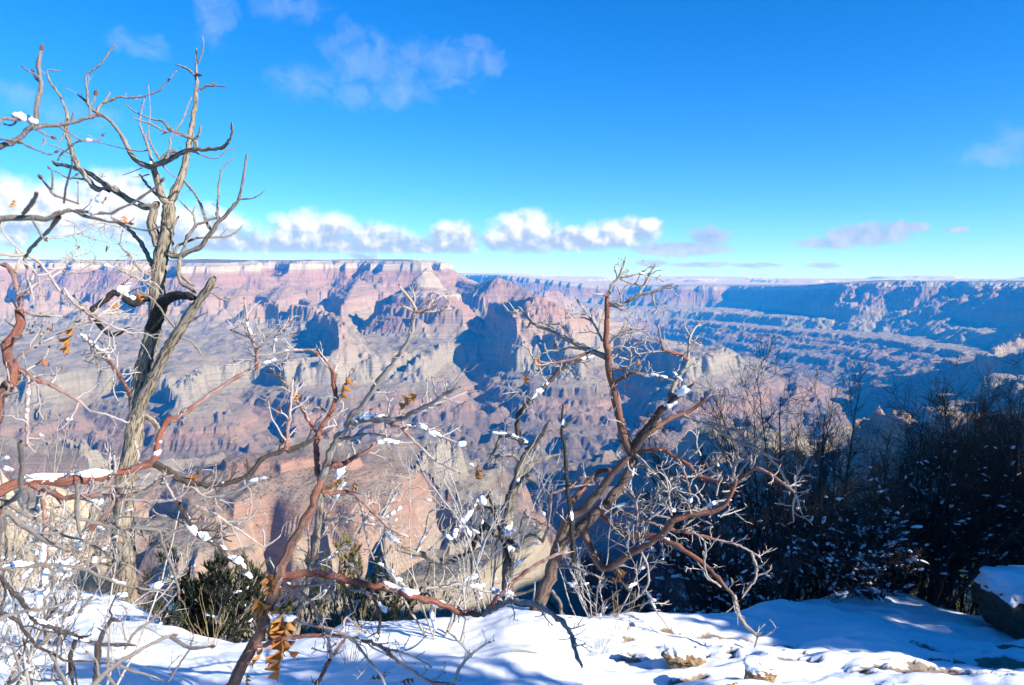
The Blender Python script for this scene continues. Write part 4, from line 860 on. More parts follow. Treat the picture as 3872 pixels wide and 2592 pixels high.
L(R1, 7, '690,420 820,440 960,490 1080,530', 22, 14); L(R1, 7, '1300,420 1400,360 1500,345', 20, 11, mat=M_PALE); L(R1, 7, '1180,530 1270,460 1350,400', 18, 11, mat=M_PALE); L(R1, 7, '880,560 890,450 870,330 800,260', 16, 12)
for q in range(30):
    x0 = R1.rs.uniform(720, 1450); y0 = R1.rs.uniform(20, 480); a = R1.rs.uniform(0, 6.28); l = R1.rs.uniform(90, 210); bx, by = R1.rs.uniform(-60, 60, 2)
    L(R1, 7, f'{x0},{y0} {x0+l*.5*math.cos(a)+bx*.5},{y0+l*.5*math.sin(a)+by*.5} {x0+l*math.cos(a)},{y0+l*math.sin(a)}', 13, 7, mat=M_PALE if q % 3 else M_RED)

# ---------------------------------------------------------------- weathered snag with snow in its forks
G1 = Plant('weathered_snag', 'grey weathered snag with snow packed in its forks left of the crooked red tree', 'tree', base_at(5, 1600, 1080, 4.7), 4.7, M_SNAG, None, (11, .05, .22), 81)
L(G1, 5, '1600,1090 1600,900 1605,760 1600,600 1590,450 1620,330 1660,220 1690,120 1740,20', 82, 62, D0=4.7, dd=.1, name='trunk', tw=.4, rough=.3)
L(G1, 4, '1730,1490 1780,1440 1830,1380 1880,1290', 50, 22, dd=-.1, tw=.5, rough=.25); L(G1, 4, '1710,1430 1640,1400 1560,1385', 42, 22, tw=.5); L(G1, 4, '1670,1390 1665,1290 1700,1220 1760,1150 1850,1060 1930,980 1990,930 2060,900 2150,870', 42, 15, dd=.2, mat=M_DARK, tw=.6); L(G1, 4, '1700,1240 1720,1180 1690,1100 1600,1160', 16, 10, mat=M_PALE)
L(G1, 4, '1560,1385 1530,1460 1480,1550', 26, 15); L(G1, 4, '1690,1560 1620,1520 1520,1530 1480,1540', 30, 14)
L(G1, 5, '1440,510 1520,570 1600,620 1680,650 1720,590 1780,580 1840,630', 42, 14, D0=4.65, dd=-.2, rough=.25, tw=.5); L(G1, 5, '1440,515 1410,580 1370,660 1350,690', 40, 36, dd=-.1, mat=M_DARK, tw=.3); L(G1, 5, '870,660 950,680 1050,710 1180,760 1260,740 1360,690', 44, 36, D0=4.4, dd=.2, rough=.25, tw=.5); L(G1, 5, '1100,760 1080,840 1050,890', 34, 22)
L(G1, 5, '1160,750 1260,560 1340,470 1400,360', 18, 11, mat=M_PALE); L(G1, 5, '1000,690 1060,560 1080,450 1110,415 1180,410', 20, 12, mat=M_PALE); L(G1, 5, '1080,690 1200,560 1290,430 1375,330', 18, 9, mat=M_PALE); L(G1, 5, '1700,190 1780,100 1880,60 2000,40', 34, 16); L(G1, 5, '1690,180 1740,200 1800,230', 34, 28, tw=0)
L(G1, 5, '1830,630 1860,560 1880,440 1890,310', 16, 10, mat=M_RED); L(G1, 5, '1480,310 1500,400 1540,520 1580,640 1620,760', 20, 24, D0=4.6, mat=M_DARK); L(G1, 5, '1600,410 1520,400 1430,400 1340,440', 18, 10, mat=M_DARK); L(G1, 5, '1680,560 1700,470 1740,460 1810,490', 16, 9); L(G1, 5, '1735,462 1700,420', 11, 8); L(G1, 5, '1740,460 1760,430', 11, 8); L(G1, 5, '1440,480 1440,380 1490,290', 18, 12, mat=M_DARK); L(G1, 5, '1350,700 1360,780 1355,880', 22, 12); L(G1, 5, '1620,980 1700,960 1780,930', 26, 18)
D1 = Plant('dead_stem', 'thin black dead stem standing between the weathered snag and the crooked red tree', 'dead tree', base_at(7, 455, 470, 4.0), 4.0, M_CHAR, None, (2.5, .04, .12), 82)
D1.limb(pts(7, '470,760 460,600 452,440 430,300 420,150 410,0')+pts(6, '395,1400 390,1330 396,1180'), 36, 15, D0=4.0, dd=.05, name='trunk', rough=.25); L(D1, 6, '400,1350 460,1290 500,1240', 22, 10, mat=M_SNAG)

# ---------------------------------------------------------------- leaves and lying snow on the traced limbs
LEAVES = [(3,1780,1140,180),(3,1900,1130,150),(3,1720,1010,140),(3,1860,1260,160),(3,1760,1290,140),(3,1830,1350,150),(10,480,1190,70),(11,1340,620,110),(11,1455,625,95),(11,165,440,80),(11,1450,1440,95),(11,1260,1555,110),(11,1150,930,60),(2,490,665,150),(2,285,875,50),(2,1975,1110,50),(2,1565,1395,45),(3,1310,165,140),(3,1770,830,120),(3,1680,985,140),(3,1880,1090,160),(3,1800,1210,180),(3,1850,1400,170),(3,1630,1490,60),(3,1755,1395,55),(4,540,990,120),(4,1010,1110,120),(4,230,1105,50),(4,1710,975,70),(4,1785,870,60),(4,105,1200,50),(5,510,205,110),(5,600,225,75),(5,1390,130,110),(5,30,840,90),(7,820,822,90),(3,1900,1180,130),(3,1740,1060,110),(2,440,770,45),(6,900,880,40),(6,800,1300,35)]
for i, (z, x, y, sz) in enumerate(LEAVES):
    n = nat(z, x, y); d, pl, D = nearest_plant(n)
    if pl is None: continue
    D = D-0.01; leaf(pl.root, at(n[0], n[1], D), sz/CR[z][2]/FN*D*1.45, 900+i)
CLUMPS = [(4,720,1085,40,16),(4,540,1320,60,22),(4,940,1265,60,16),(4,460,1150,22,18),(6,250,1100,50,18),(6,560,880,40,14),(6,1000,1280,40,18),(7,700,380,60,18),(7,940,640,50,18),(7,1320,440,50,16),(7,1100,600,40,14),(5,1000,1000,60,18),(5,420,840,50,14),(5,240,560,24,18),(1,870,1330,50,18),(1,1000,1075,30,16),(2,700,290,40,12),(3,520,1255,60,22),(3,240,1140,50,24),(3,760,880,60,14),(10,260,960,110,85),(10,430,1010,65,55),(10,970,1195,40,25),(11,1000,490,190,75),(11,760,530,90,36),(11,1820,410,50,25),(11,530,740,60,40),(2,880,405,40,25),(2,870,465,55,45),(2,1340,405,55,22),(2,1140,440,45,16),(2,235,1135,35,20),(2,1825,765,18,12),(2,1850,1175,22,40),(2,930,910,18,12),(2,1000,1365,40,20),(2,620,800,60,14),(2,470,810,40,14),(2,740,830,40,16),(2,120,1200,40,16),(2,250,1240,40,16),(2,430,1300,30,14),(2,1640,680,30,20),(2,1050,1440,30,20),
 (3,230,200,110,60),(3,450,195,230,58),(3,600,205,50,18),(3,1330,550,60,40),(3,1265,460,25,25),(3,1420,600,65,22),(3,1700,765,130,22),(3,1640,850,25,60),(3,1650,950,25,60),(3,1715,920,40,25),(3,1640,1160,35,35),(3,1870,1055,70,40),(3,620,745,110,20),(3,290,930,60,40),(3,830,990,45,25),(3,1000,60,40,30),(3,1220,1155,35,14),(3,330,690,60,30),(3,130,770,120,20),(3,650,530,50,18),(3,1690,185,40,16),(3,1460,190,40,14),(3,240,1120,40,18),
 (4,650,1255,100,32),(4,580,1330,40,30),(4,780,1420,50,32),(4,850,1470,30,25),(4,1085,1350,55,38),(4,1360,1440,40,36),(4,1610,1370,85,24),(4,1730,1410,60,25),(4,190,830,38,16),(4,80,770,20,12),(4,40,900,35,18),(4,160,910,16,14),(4,500,1055,22,22),(4,700,1400,40,16),(4,960,1330,40,16),
 (5,515,175,50,20),(5,870,850,40,25),(5,930,915,95,42),(5,800,890,65,20),(5,1010,660,50,22),(5,1590,300,40,50),(5,1410,560,35,60),(5,1620,600,90,55),(5,1400,910,40,25),(5,590,1225,60,28),(5,735,1255,35,28),(5,900,1325,30,18),(5,410,990,18,12),(5,160,910,50,14),(5,870,420,35,18),(5,1700,90,40,25),(5,1560,970,60,38),(5,850,1040,50,38),(5,500,295,60,12),(5,730,515,60,14),(5,1420,340,30,16),(5,840,460,40,14),(5,1480,620,30,20),(5,1700,660,40,14),(5,430,720,60,10),
 (6,1150,1160,85,50),(6,1290,1285,32,20),(6,600,790,45,14),(6,1030,985,50,16),(6,1150,985,30,18),(6,360,1330,40,16),(6,930,325,40,8),(6,170,1380,60,22),(6,960,1010,40,10),
 (7,870,215,40,20),(7,820,355,42,24),(7,1160,420,42,24),(7,545,470,40,16),(7,450,400,60,18),(7,850,670,40,22),(7,1440,360,60,20),(7,960,1000,60,16),(7,600,400,20,22),(7,1100,260,40,10),(7,1250,350,40,10),(7,740,650,50,10)]
for i, (z, x, y, rx, rz) in enumerate(CLUMPS):
    n = nat(z, x, y); d, pl, D = nearest_plant(n)
    if pl is None or d > 75: continue
    k = 1/CR[z][2]/FN*D; rs = np.random.default_rng(i)
    half = rx/CR[z][2]*.8; Q, DD = pl.along(n, half); c3 = np.array([at(q[0], q[1], d_) for q, d_ in zip(Q, DD)])
    if len(c3) < 3: c3 = np.stack([c3[0]-[.3*rx*k, 0, 0], c3[0], c3[0]+[.3*rx*k, 0, 0]])
    Lc = np.linalg.norm(c3[-1]-c3[0]); h = min(rz, rx*.8)*k*1.2
    m = int(np.clip(Lc/(1.5*h), 2, 7)); ids = np.linspace(0, len(c3)-1, m).astype(int)
    tg = unit(np.gradient(c3, axis=0))[ids]; f = np.linspace(-1, 1, m); s_ = (1-.5*np.abs(f)**1.5)*rs.uniform(.65, 1.15, m)
    up = np.array(at(n[0], n[1], DD[len(DD)//2]))-c3[len(c3)//2]; up = np.array([0, 0, np.clip(up[2], -.3*h, .7*h)+.25*h])
    P_ = c3[ids]+up*s_[:, None]+rs.normal(size=(m, 3))*.12*h
    snow_clump(pl.root, P_, tg, np.stack((np.maximum(.72*Lc/max(m-1, 1), h*.9)*np.sqrt(s_), h*s_), -1), i)
SHADE_PINES = [(9.6, 2.6, 5.7, 2.0, 'unseen pinyon pine right of the boulder added to shade the thicket'), (10.9, 2.1, 5.7, 1.8, 'unseen pinyon pine set back on the right added to shade the thicket'), (12.4, 3.2, 6.6, 2.4, 'tall unseen pinyon pine furthest to the right added for shade'), (4.2, 0.35, 2.5, 1.1, 'low unseen pinyon pine beside the viewpoint added to shade the snow'), (6.2, 2.3, 2.4, .8, 'low unseen pinyon pine between the viewpoint and the boulder added for shade'), (10.5, 0.95, 5.4, 1.3, 'slim unseen pinyon pine beyond the low pines added for shade')]  # trees out of view, positioned for the shade they throw
# ---------------------------------------------------------------- thickets of bare shrubs
def surf(x, y): return float(ground_z(np.array([x]), np.array([y]))[0]) if y < 6.2 and math.hypot(x, y) < 7.5 else float(slope_z(np.array([x]), np.array([y]))[0])
def stems(base, n, h, spread, lean, npts=16, wig=0.07, droop=0.0, jit=0.12):
    P = np.empty((n, npts, 3)); Lh = h*rng.uniform(0.55, 1.08, n)
    az_ = rng.uniform(0, 6.283, n); sp = spread*np.sqrt(rng.random(n))
    d = unit(np.stack((np.cos(az_)*sp+lean[0], np.sin(az_)*sp+lean[1], np.ones(n)), -1))
    P[:, 0] = np.array(base)+np.stack((np.cos(az_), np.sin(az_), 0*az_), -1)*jit*rng.random((n, 1))
    for m in range(1, npts):
        P[:, m] = P[:, m-1]+d*(Lh/(npts-1))[:, None]
        d = unit(d+rng.normal(size=(n, 3))*wig+np.array([0, 0, 0.03-droop]))
    return P, Lh
def twig_snow(Q, num, size, parent, name='snow', up=0.0):
    """little pads of snow lying along the twigs: one scattered dusting per shrub"""
    N, n, _ = Q.shape; k = rng.integers(0, N, num*6); i = rng.integers(0, n-1, num*6)
    T = unit(Q[k, i+1]-Q[k, i]); zc = Q[k, i, 2]; zl, zh = Q[..., 2].min(), Q[..., 2].max(); keep = (np.abs(T[:, 2]) < 0.75) & (rng.random(len(k)) < np.clip(1.35-1.7*(zc-zl)/(zh-zl), .06, 1))
    k, i, T = k[keep][:num], i[keep][:num], T[keep][:num]
    P = Q[k, i]; V0, F0 = ico()
    import bmesh
    bm = bmesh.new(); bmesh.ops.create_icosphere(bm, subdivisions=2, radius=1.0)
    V0 = np.array([v.co[:] for v in bm.verts]); F0 = np.array([[v.index for v in f.verts] for f in bm.faces]); bm.free()
    m = len(k); s = size*rng.uniform(0.4, 1.5, m)**1.3
    X = unit(T*np.array([1, 1, 0.6])); Yv = unit(np.cross(np.array([0, 0, 1.0]), X)); Z = np.cross(X, Yv)
    ax = s*rng.uniform(1.0, 3.0, m); ay = s*rng.uniform(.6, 1.0, m); azz = s*rng.uniform(.5, .9, m)
    nz_ = 1+0.25*rng.normal(size=(m, len(V0)))
    VV = P[:, None]+ (V0[None, :, 0:1]*(ax[:, None]*nz_)[:, :, None]*X[:, None] + V0[None, :, 1:2]*(ay[:, None]*nz_)[:, :, None]*Yv[:, None] + V0[None, :, 2:3]*(azz[:, None]*nz_)[:, :, None]*Z[:, None]) + np.array([0, 0, 1.0])*(azz*0.5)[:, None, None]
    FF = F0[None]+np.arange(m)[:, None, None]*len(V0)
    o = link(name, mesh_np(name, VV.reshape(-1, 3)-np.array(parent.location), FF.reshape(-1, 3)), M_SNOW, parent)
    o['kind'] = 'stuff'; return o
def shrub(name, label, base, h, n=9, spread=0.5, lean=(0, 0), r=0.012, mat=None, group=None, dens=1.0, lv=(10, 9, 3), wig=0.07, snow=0, sn=0.012, cat='shrub', up=0.16, bud=1.0, fine=1.0, low=0.12, split=True):
    root = bpy.data.objects.new(name, None); COL.objects.link(root); root.location = Vector(base); root.empty_display_size = 0.2
    tag(root, label, cat, group)
    P, Lh = stems(base, n, h, spread, lean, wig=wig)
    R0 = r*rng.uniform(.6, 1.15, n); RR = R0[:, None]*np.linspace(1, .22, P.shape[1])[None]
    A1 = []; A2 = []
    for q in range(n):                                   # each stem carries its own twigs
        g = Geo(); g.tubes(P[q:q+1], RR[q:q+1], 7, rough=.15, par=True)
        Q1, R1_ = sprout(P[q:q+1], RR[q:q+1], max(3, int(lv[0]*dens)), (h*.16, h*.42), (.4, 1.0), up, 8, .16, r*.5, low, .6, .35)
        Q2, R2_ = sprout(Q1, R1_, int(len(Q1)*lv[1]*dens), (h*.05, h*.17), (.45, 1.15), up, 6, .2, r*.28, .15, .7, .4)
        R2_ = np.maximum(R2_, .0010*fine)
        Q3, R3_ = sprout(Q2, R2_, int(len(Q2)*lv[2]*dens), (.012, h*.055), (.5, 1.2), up, 4, .2, .0018, .2, .8, .6)
        R3_ = np.maximum(R3_, .0008*fine)
        g.tubes(Q1, R1_, 5); g.tubes(Q2, R2_, 4); g.tubes(Q3, R3_, 3)
        if bud: tips(g, Q3, R3_, .9*bud, .5)
        g.build('stem', mat, root); A1.append(Q1); A2.append(Q2)
    Q1 = np.concatenate(A1); Q2 = np.concatenate(A2)
    if snow:
        twig_snow(np.concatenate((Q1[:, ::2][:, :3], Q2[:, ::2][:, :3])) if False else Q1, snow//2, sn*1.3, root); twig_snow(Q2, snow//2, sn, root)
    return root
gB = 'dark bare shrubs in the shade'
DARK = [  # x on the photo, km.. metres away, height, spread, lean, stems, snow, label
 (1400, 5.4, 0.75, 1.1, (.25, 0), 12, 260, 'low snow-dusted dark brush filling the hollow just behind the crooked red tree'),
 (1530, 5.9, 1.05, .9, (.1, 0), 12, 300, 'dark snow-dusted shrub sprawling behind the drooping limb of the red tree'),
 (1650, 6.1, 1.75, .42, (.02, .1), 11, 200, 'dark bare shrub with an upright top reaching the pale bench behind the red tree'),
 (1790, 6.4, 2.25, .34, (.03, .1), 12, 200, 'tall dark bare shrub whose bushy crown tops the middle of the shaded thicket'),
 (1905, 6.6, 2.05, .36, (.12, 0), 11, 180, 'dark bare shrub with long arching wands right of the tallest crown'),
 (1700, 5.5, 1.0, 1.0, (-.15, 0), 12, 340, 'low dark shrub heaped with snow along the edge of the middle snow bank'),
 (1900, 5.9, 1.15, .9, (-.1, 0), 12, 320, 'dense dark shrub rising above the smooth shaded snow pillow'),
 (2040, 6.3, 2.0, .38, (.2, 0), 11, 150, 'dark bare shrub with forked stems over the shaded snow pillow'),
 (2130, 5.9, 1.55, .6, (.5, 0), 11, 190, 'dark many-stemmed shrub leaning right above the sunlit gap'),
 (2230, 6.5, 2.3, .3, (.12, .1), 11, 140, 'tallest dark shrub near the right edge with spreading twiggy head'),
 (2330, 6.0, 1.9, .45, (.2, 0), 10, 150, 'dark bare shrub rising behind the snow-capped boulder'),
 (2450, 6.6, 2.3, .4, (-.15, .1), 10, 120, 'dark bare shrub cut off by the right edge of the view'),
 (1990, 5.6, 0.8, 1.1, (-.5, 0), 9, 220, 'dark shrub with low limbs lying across the shaded snow'),
]
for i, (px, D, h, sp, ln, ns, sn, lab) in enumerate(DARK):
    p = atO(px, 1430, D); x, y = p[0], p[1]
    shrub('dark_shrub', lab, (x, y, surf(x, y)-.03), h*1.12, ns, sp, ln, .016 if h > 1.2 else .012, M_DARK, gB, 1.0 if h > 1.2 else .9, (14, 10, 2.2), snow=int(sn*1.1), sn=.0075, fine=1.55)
# pale twiggy shrubs at the left edge
for i, (px, D, h, sp, ln, ns, sn, lab) in enumerate([
    (-60, 3.6, 1.9, .42, (.12, 0), 7, 40, 'pale finely branched shrub with red buds tangled at the left edge below the clouds'),
    (90, 3.9, 1.25, .55, (.05, 0), 7, 60, 'pale grey twiggy shrub with snow specks below the snow-laden limb'),
    (-30, 2.9, .95, .8, (.3, 0), 7, 40, 'low pale shrub over the cream rocks at the lower left')]):
    p = atO(px, 1400, D); x, y = p[0], p[1]
    shrub('pale_shrub', lab, (x, y, surf(x, y)-.03), h, ns, sp, ln, .008, M_SNAG, 'pale twiggy shrubs at the left', .72, (9, 8, 3), snow=sn, sn=.010, bud=1.3)
for i, (px, D, h, sp, ln, ns, mt, lab) in enumerate([
    (1010, 3.9, 1.0, .7, (.05, 0), 7, M_PALE, 'pale slender shrub fanning up from the snow rim between the sapling and the snag'),
    (1120, 4.3, 1.25, .5, (-.05, 0), 7, M_PALE, 'pale thin-stemmed shrub at the foot of the weathered snag'),
    (150, 2.6, 1.0, .8, (.1, 0), 7, M_PALE, 'pale forked shrub standing in the lower left snow'),
    (1360, 4.5, 1.1, .8, (.1, 0), 7, M_PALE, 'pale twiggy shrub tangled under the arching limbs of the red tree')]):
    p = atO(px, 1430, D); x, y = p[0], p[1]
    shrub('bare_shrub', lab, (x, y, surf(x, y)-.03), h, ns, sp, ln, .0065, mt, 'thin bare shrubs along the snow rim', .8, (7, 6, 2.5), snow=26, sn=.010, bud=1.2, fine=1.15, wig=.11)
# little dry plants standing in the snow
def wisp(name, label, base, h, n, spread, mat, cat, group=None, tw=3):
    root = bpy.data.objects.new(name, None); COL.objects.link(root); root.location = Vector(base); tag(root, label, cat, group); root.empty_display_size = .1
    P, Lh = stems(base, n, h, spread, (0, 0), 8, .1, .02, .05); RR = np.full(P.shape[:2], .0011)*np.linspace(1.2, .5, 8)
    g = Geo(); g.tubes(P, RR, 4)
    if tw:
        Q, R2 = sprout(P, RR, n*tw, (h*.1, h*.25), (.3, .8), .1, 4, .15, .001, .4); g.tubes(Q, np.maximum(R2, .0006), 3)
    g.build('stalks', mat, root)
M_STRAW, t, b = new_mat('straw'); b.inputs['Base Color'].default_value = (.36, .27, .13, 1)
for (px, py, D, h, n, sp, lab) in [(478, 1462, 4.0, .28, 12, .5, 'tuft of straw-coloured grass at the foot of the tall oak'), (800, 1500, 3.5, .26, 14, .8, 'bent dry grass lying over the snow beside the sapling'), (1420, 1450, 3.8, .32, 7, .4, 'thin dry stalks poking from the snow at the ledge right of the red tree'),
    (1370, 1452, 3.7, .24, 5, .4, 'pair of bare stalks left of the dry stalks on the ledge'), (300, 1500, 3.9, .3, 10, .7, 'loose dry grass in the snow hollow at the lower left'), (820, 1440, 4.0, .2, 8, .6, 'short dry grass on the snow rim below the green junipers')]:
    p = atO(px, py, D); x, y = p[0], p[1]; wisp('dry_grass', lab, (x, y, surf(x, y)), h, n, sp, M_STRAW, 'grass tuft', 'dry grass tufts')

# ---------------------------------------------------------------- junipers
def green_mat(name, a, b_):
    m, t, b = new_mat(name); pos = t.node('ShaderNodeNewGeometry').outputs['Position']
    t.l.new(t.mix(t.noise(pos, 9, 4, .65), a, b_), b.inputs['Base Color']); b.inputs['Roughness'].default_value = .7; return m
M_JUN = green_mat('juniper_dark', (.014, .019, .012), (.032, .038, .022)); M_JUNY = green_mat('juniper_yellow', (.06, .07, .02), (.24, .22, .045)); M_PINE = green_mat('pine_green', (.03, .045, .02), (.07, .085, .04))
def juniper(label, base, h, w, mat, n=9, sprays=5000, snow=0, r=.0035, ln=(.03, .075), upr=.3, group=None, sn=.012, lean=(0, 0), name='juniper_shrub', cat='evergreen shrub', tr=.02):
    root = bpy.data.objects.new(name, None); COL.objects.link(root); root.location = Vector(base); root.empty_display_size = .2
    tag(root, label, cat, group)
    P, _ = stems(base, n, h, w, lean, 10, .1); RR = (tr*rng.uniform(.5, 1, n))[:, None]*np.linspace(1, .25, 10)
    g = Geo(); g.tubes(P, RR, 7, rough=.2, par=True); g.build('trunk', M_SNAG, root)
    Q1, R1_ = sprout(P, RR, n*9, (h*.2, h*.45), (.4, .95), upr, 7, .14, tr*.35, .05); g = Geo(); g.tubes(Q1, R1_, 5)
    Q2, R2_ = sprout(Q1, R1_, sprays//6, (h*.06, h*.15), (.4, 1.0), upr, 5, .14, tr*.15, .2); g.tubes(Q2, np.maximum(R2_, .0012), 4)
    g.build('branches', M_SNAG, root)
    Q3, R3_ = sprout(np.concatenate((Q2,)), R2_, sprays, ln, (.25, .8), upr, 4, .12, r, .1); g = Geo()
    g.tubes(Q3, np.full(R3_.shape, r)*np.array([[.8, 1.1, .9, .3]]), 4); g.build('foliage', mat, root)
    if snow: twig_snow(Q2, snow, sn, root)
    return root
def ju(px, ytop, D, lab, w, mat, **k):
    p = atO(px, ytop, D); x, y = p[0], p[1]; z = surf(x, y)-.05; return juniper(lab, (x, y, z), max((p[2]-z)*.93, .5), w, mat, **k)
ju(475, 1285, 4.8, 'dark green shrub of upright sprays in the hollow right of the tall oak trunk', .62, M_JUN, n=24, sprays=12000, snow=50, r=.0027, ln=(.03, .08), upr=.42)
ju(700, 1285, 6.4, 'snow-dusted green juniper directly behind the red-barked sapling trunk', .42, M_JUNY, n=12, sprays=9000, snow=300, group='yellow-green junipers below the ledge')
ju(805, 1262, 6.6, 'yellow-green juniper between the sapling and the weathered snag', .36, M_JUNY, n=12, sprays=9000, snow=160, group='yellow-green junipers below the ledge')
ju(945, 1325, 6.8, 'smaller yellow-green juniper at the snow rim nearest the weathered snag', .42, M_JUNY, n=12, sprays=8000, snow=110, group='yellow-green junipers below the ledge')
ju(2240, 1290, 13.0, 'yellow-green shrub on the sunlit slope behind the boulder', .5, M_JUNY, n=10, sprays=4000, r=.006, ln=(.06, .14))
ju(345, 1275, 17.0, 'dark scrubby bush on the red slope beyond the tall oak', .5, M_JUN, n=10, sprays=3500, r=.008, ln=(.08, .18))
ju(235, 1215, 26.0, 'small dark bush on the red slope left of the oak trunk', .5, M_JUN, n=10, sprays=3000, r=.012, ln=(.1, .25))

# ---------------------------------------------------------------- rocks
def rock_mat(name, c0, c1, c2):
    m, t, b = new_mat(name); pos = t.node('ShaderNodeNewGeometry').outputs['Position']
    oc = t.node('ShaderNodeTexCoord').outputs['Object']
    sz = t.node('ShaderNodeVectorMath', operation='MULTIPLY'); t.put(sz.inputs[0], oc); sz.inputs[1].default_value = (1, 1, 3.5)
    n = t.noise(sz.outputs[0], 3, 7, .65); n2 = t.noise(oc, 22, 4, .7)
    c = t.mix(n, c0, c1); c = t.mix(t.mr(n2, .55, .72), c, c2)
    t.l.new(c, b.inputs['Base Color']); b.inputs['Roughness'].default_value = .9
    bump(t, b, t.math('ADD', n, t.math('MULTIPLY', n2, .5)), .9, .05); return m
M_CREAM = rock_mat('cream_limestone', (.30, .22, .14), (.56, .47, .35), (.22, .16, .11)); M_BROWN = rock_mat('brown_rock', (.06, .045, .035), (.16, .115, .08), (.035, .03, .025)); M_TAN = rock_mat('tan_rock', (.20, .12, .06), (.42, .30, .18), (.08, .05, .03))
_rk = None
def rock_mesh(rx, ry, rz, seed, led=.16, blocky=.55):
    global _rk
    if _rk is None:
        import bmesh
        bm = bmesh.new(); bmesh.ops.create_icosphere(bm, subdivisions=6, radius=1.0); _rk = (np.array([v.co[:] for v in bm.verts]), np.array([[v.index for v in f.verts] for f in bm.faces])); bm.free()
    V, F = _rk; N = V.copy()
    m = np.abs(V).max(1, keepdims=True); V = V*(1-blocky)+V/m*blocky*.82
    a, b_, c = V.T
    rr = np.random.default_rng(seed); k = np.ones(len(V))
    for _ in range(16):                                   # flat fracture faces
        d = rr.normal(size=3); d /= np.linalg.norm(d); off = rr.uniform(.62, .95); s = (V@d)-off*.95; V = V-np.maximum(s, 0)[:, None]*d*.92
    a, b_, c = V.T
    lay = np.floor(c*5.5+.7*gn(a*1.2, b_*1.2, seed)); fr = (gn(lay*1.7+a*1.1+seed, b_*1.1+lay*2.3, seed+3))
    k = 1+led*fr+.05*fbm(a*4+c*3, b_*4+c*2.1, 3, seed+5)+.02*fbm(a*14+c*9, b_*14+c*11, 2, seed+6)
    V = V*np.stack((k, k, 1+.03*fr), -1)
    return V*np.array([rx, ry, rz]), F
def rock(name, label, px, ytop, D, w, mat, seed, group=None, cap=False, dp=.8, cat='rock', sink=.25, led=.16, blocky=.55):
    top = atO(px, ytop, D); x, y = top[0], top[1]; z0 = surf(x, y); H = max(top[2]-z0, .1)
    rz = H*(1+sink)/2/.9; cz = top[2]-rz*.9
    V, F = rock_mesh(w, w*dp, rz, seed, led, blocky)
    root = link(name, mesh_np(name, V, F, smooth=True), mat); root.location = (x, y, cz); tag(root, label, cat, group)
    if cap:
        Vt = V; up = Vt[:, 2] > rz*.38
        # blanket of snow over the upper faces
        Vc, Fc = V.copy(), F
        nn = V/np.array([w, w*dp, rz]); s = np.clip((V[:, 2]/rz-.42+.16*gn(V[:, 0]/w*2, V[:, 1]/w*2, seed+9)+.10*gn(V[:, 0]/w*6, V[:, 2]/rz*6, seed+8))*4, -1, 1)
        Vc = V*(1+.035*s[:, None])+np.array([0, 0, 1])*np.maximum(s, 0)[:, None]*w*.11
        keep = (s[Fc] > -.2).all(1); ids = np.unique(Fc[keep]); mp = -np.ones(len(V), int); mp[ids] = np.arange(len(ids))
        link('snow_cap', mesh_np('snow_cap', Vc[ids], mp[Fc[keep]]), M_SNOW, root)
    return root
rock('boulder', 'big dark boulder under a thick cap of snow at the right edge', 2372, 1316, 5.1, .40, M_BROWN, 3, cap=True, blocky=.3, led=.1)
rock('stone', 'small tawny rock with a cap of snow on the ledge near the bottom right', 1735, 1512, 3.15, .085, M_TAN, 5, cap=True, dp=.7)
rock('stone', 'flat brown rock showing through melted snow left of the small tawny rock', 1565, 1478, 3.5, .11, M_TAN, 8, dp=.6, cap=True)
gC = 'cream limestone rocks below the ledge at the left'
for i, (px, yt, D, w, lab) in enumerate([(55, 1180, 19, 1.5, 'broad cream limestone block at the far left behind the thicket'), (120, 1115, 23, 1.1, 'tall cream limestone pillar left of the leaning trunk'), (205, 1290, 12.5, .55, 'knobbly cream rock between the leaning trunk and the tall oak'), (10, 1300, 12, .8, 'low cream rock at the left edge above the snow bank'), (120, 1330, 10.5, .5, 'small cream rock behind the leaning trunk base'), (-120, 1050, 27, 3.0, 'large cream crag cut by the left edge'), (178, 1210, 30, 1.2, 'distant cream ledge on the red slope behind the leaning trunk')]):
    rock('limestone_rock', lab, px, yt, D, w, M_CREAM, 20+i, gC, led=.3, sink=.4)
# twig and leaf lying on the snow
a = atO(1168, 1464, 3.42); b2 = atO(1230, 1464, 3.46)
T = Geo(); P = np.array([a, a*.67+b2*.33, a*.33+b2*.67, b2]); P[:, 2] = [surf(p[0], p[1])+.006 for p in P]; T.tubes(P[None], np.array([[.0035, .004, .0038, .003]]), 8, rough=.2)
tag(T.build('twig', M_SNAG, None), 'short broken twig lying on the smooth snow below the weathered snag', 'twig')
for (px, py, D, sz, lab) in [(1145, 1565, 2.95, .045, 'curled brown leaf at the bottom edge of the snow'), (1665, 1565, 3.0, .05, 'small brown leaf half sunk in snow left of the tawny rock'), (845, 1538, 3.05, .07, 'yellow oak leaf lying on the snow at the foot of the sapling'), (915, 1560, 3.0, .06, 'narrow brown leaf on the snow at the bottom edge')]:
    p = atO(px, py, D); o = leaf(None, (p[0], p[1], surf(p[0], p[1])+.012), sz, int(px), (1, .3, .1)); tag(o, lab, 'leaf', 'fallen leaves on the snow')

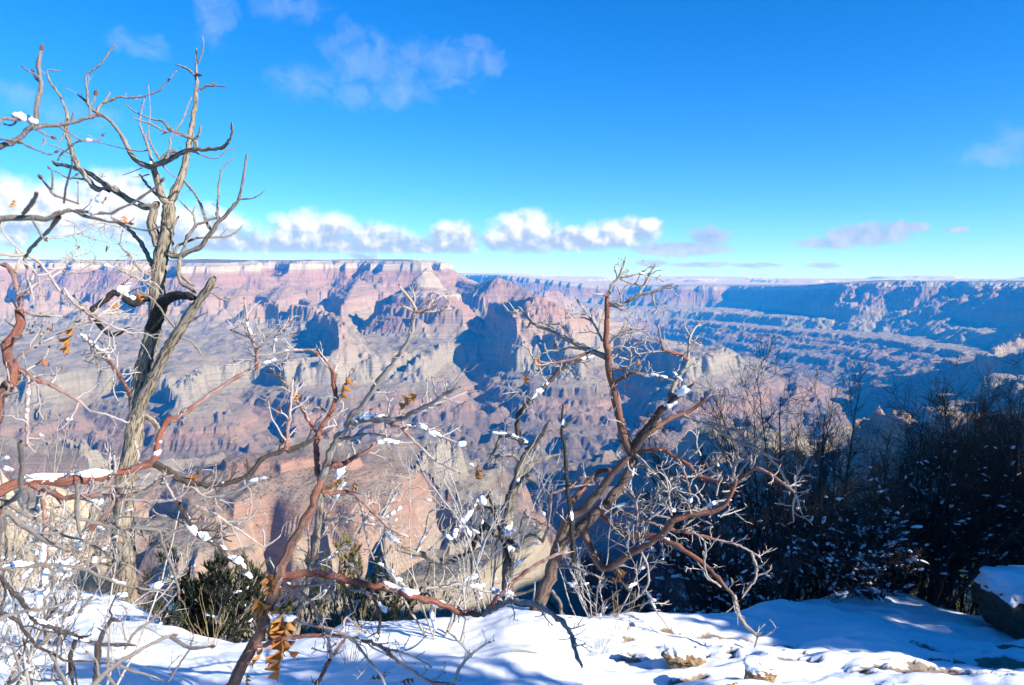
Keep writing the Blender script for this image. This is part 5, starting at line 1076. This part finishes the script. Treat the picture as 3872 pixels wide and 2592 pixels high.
# ---------------------------------------------------------------- unseen pinyon pines to the right, added and sized to shade the ledge
def pine(label, x, y, h, w, sprays):
    base = (x, y, -1.9)
    root = bpy.data.objects.new('shade_pine', None); COL.objects.link(root); root.location = base; tag(root, label, 'tree', 'unseen pinyon pines added for shade')
    P, _ = stems(base, 1, h, .05, (0, 0), 14, .04); P[:, :, 2] = base[2]+np.linspace(0, h, 14); RR = .13*np.linspace(1, .15, 14)[None]
    g = Geo(); g.tubes(P, RR, 12, rough=.25, par=True); g.build('trunk', M_SNAG, root)
    Q1, R1_ = sprout(P, RR, 80, (w*.6, w*1.25), (.9, 1.5), .18, 8, .12, .05, .12); g = Geo(); g.tubes(Q1, R1_, 6)
    Q2, R2_ = sprout(Q1, R1_, 900, (.25, .7), (.4, 1.0), .2, 5, .15, .015, .15); g.tubes(Q2, R2_, 4); g.build('branches', M_SNAG, root)
    Q3, R3_ = sprout(Q2, R2_, sprays, (.12, .26), (.2, .9), .25, 4, .15, .02, .2); g = Geo(); g.tubes(Q3, np.full(R3_.shape, .024)*np.array([[.5, 1, .8, .15]]), 4); g.build('foliage', M_PINE, root)
for i, (x, y, h, w, lab) in enumerate(SHADE_PINES): pine(lab, x, y, h, w, 7500)
HAZE = 3.7e-5
# ---------------------------------------------------------------- haze
import bmesh
bm = bmesh.new(); bmesh.ops.create_cube(bm, size=1.0)
top_z, bot_z = float(gz_.max())+60.0, float(gz_.min())-1.5
for v in bm.verts:
    v.co = Vector((v.co.x*190000, v.co.y*190000, top_z if v.co.z > 0 else bot_z))
me = bpy.data.meshes.new('haze'); bm.to_mesh(me); bm.free()
m_hz = bpy.data.materials.new('haze_air'); m_hz.use_nodes = True
nt = m_hz.node_tree; nt.nodes.clear()
pv = nt.nodes.new('ShaderNodeVolumePrincipled'); ou = nt.nodes.new('ShaderNodeOutputMaterial')
nt.links.new(pv.outputs[0], ou.inputs['Volume'])
pv.inputs['Color'].default_value = (0.01, 0.29, 1.0, 1); pv.inputs['Density'].default_value = HAZE
pv.inputs['Absorption Color'].default_value = (1, 1, 1, 1); pv.inputs['Anisotropy'].default_value = 0.0
hz = link('haze', me, m_hz, kind='stuff')
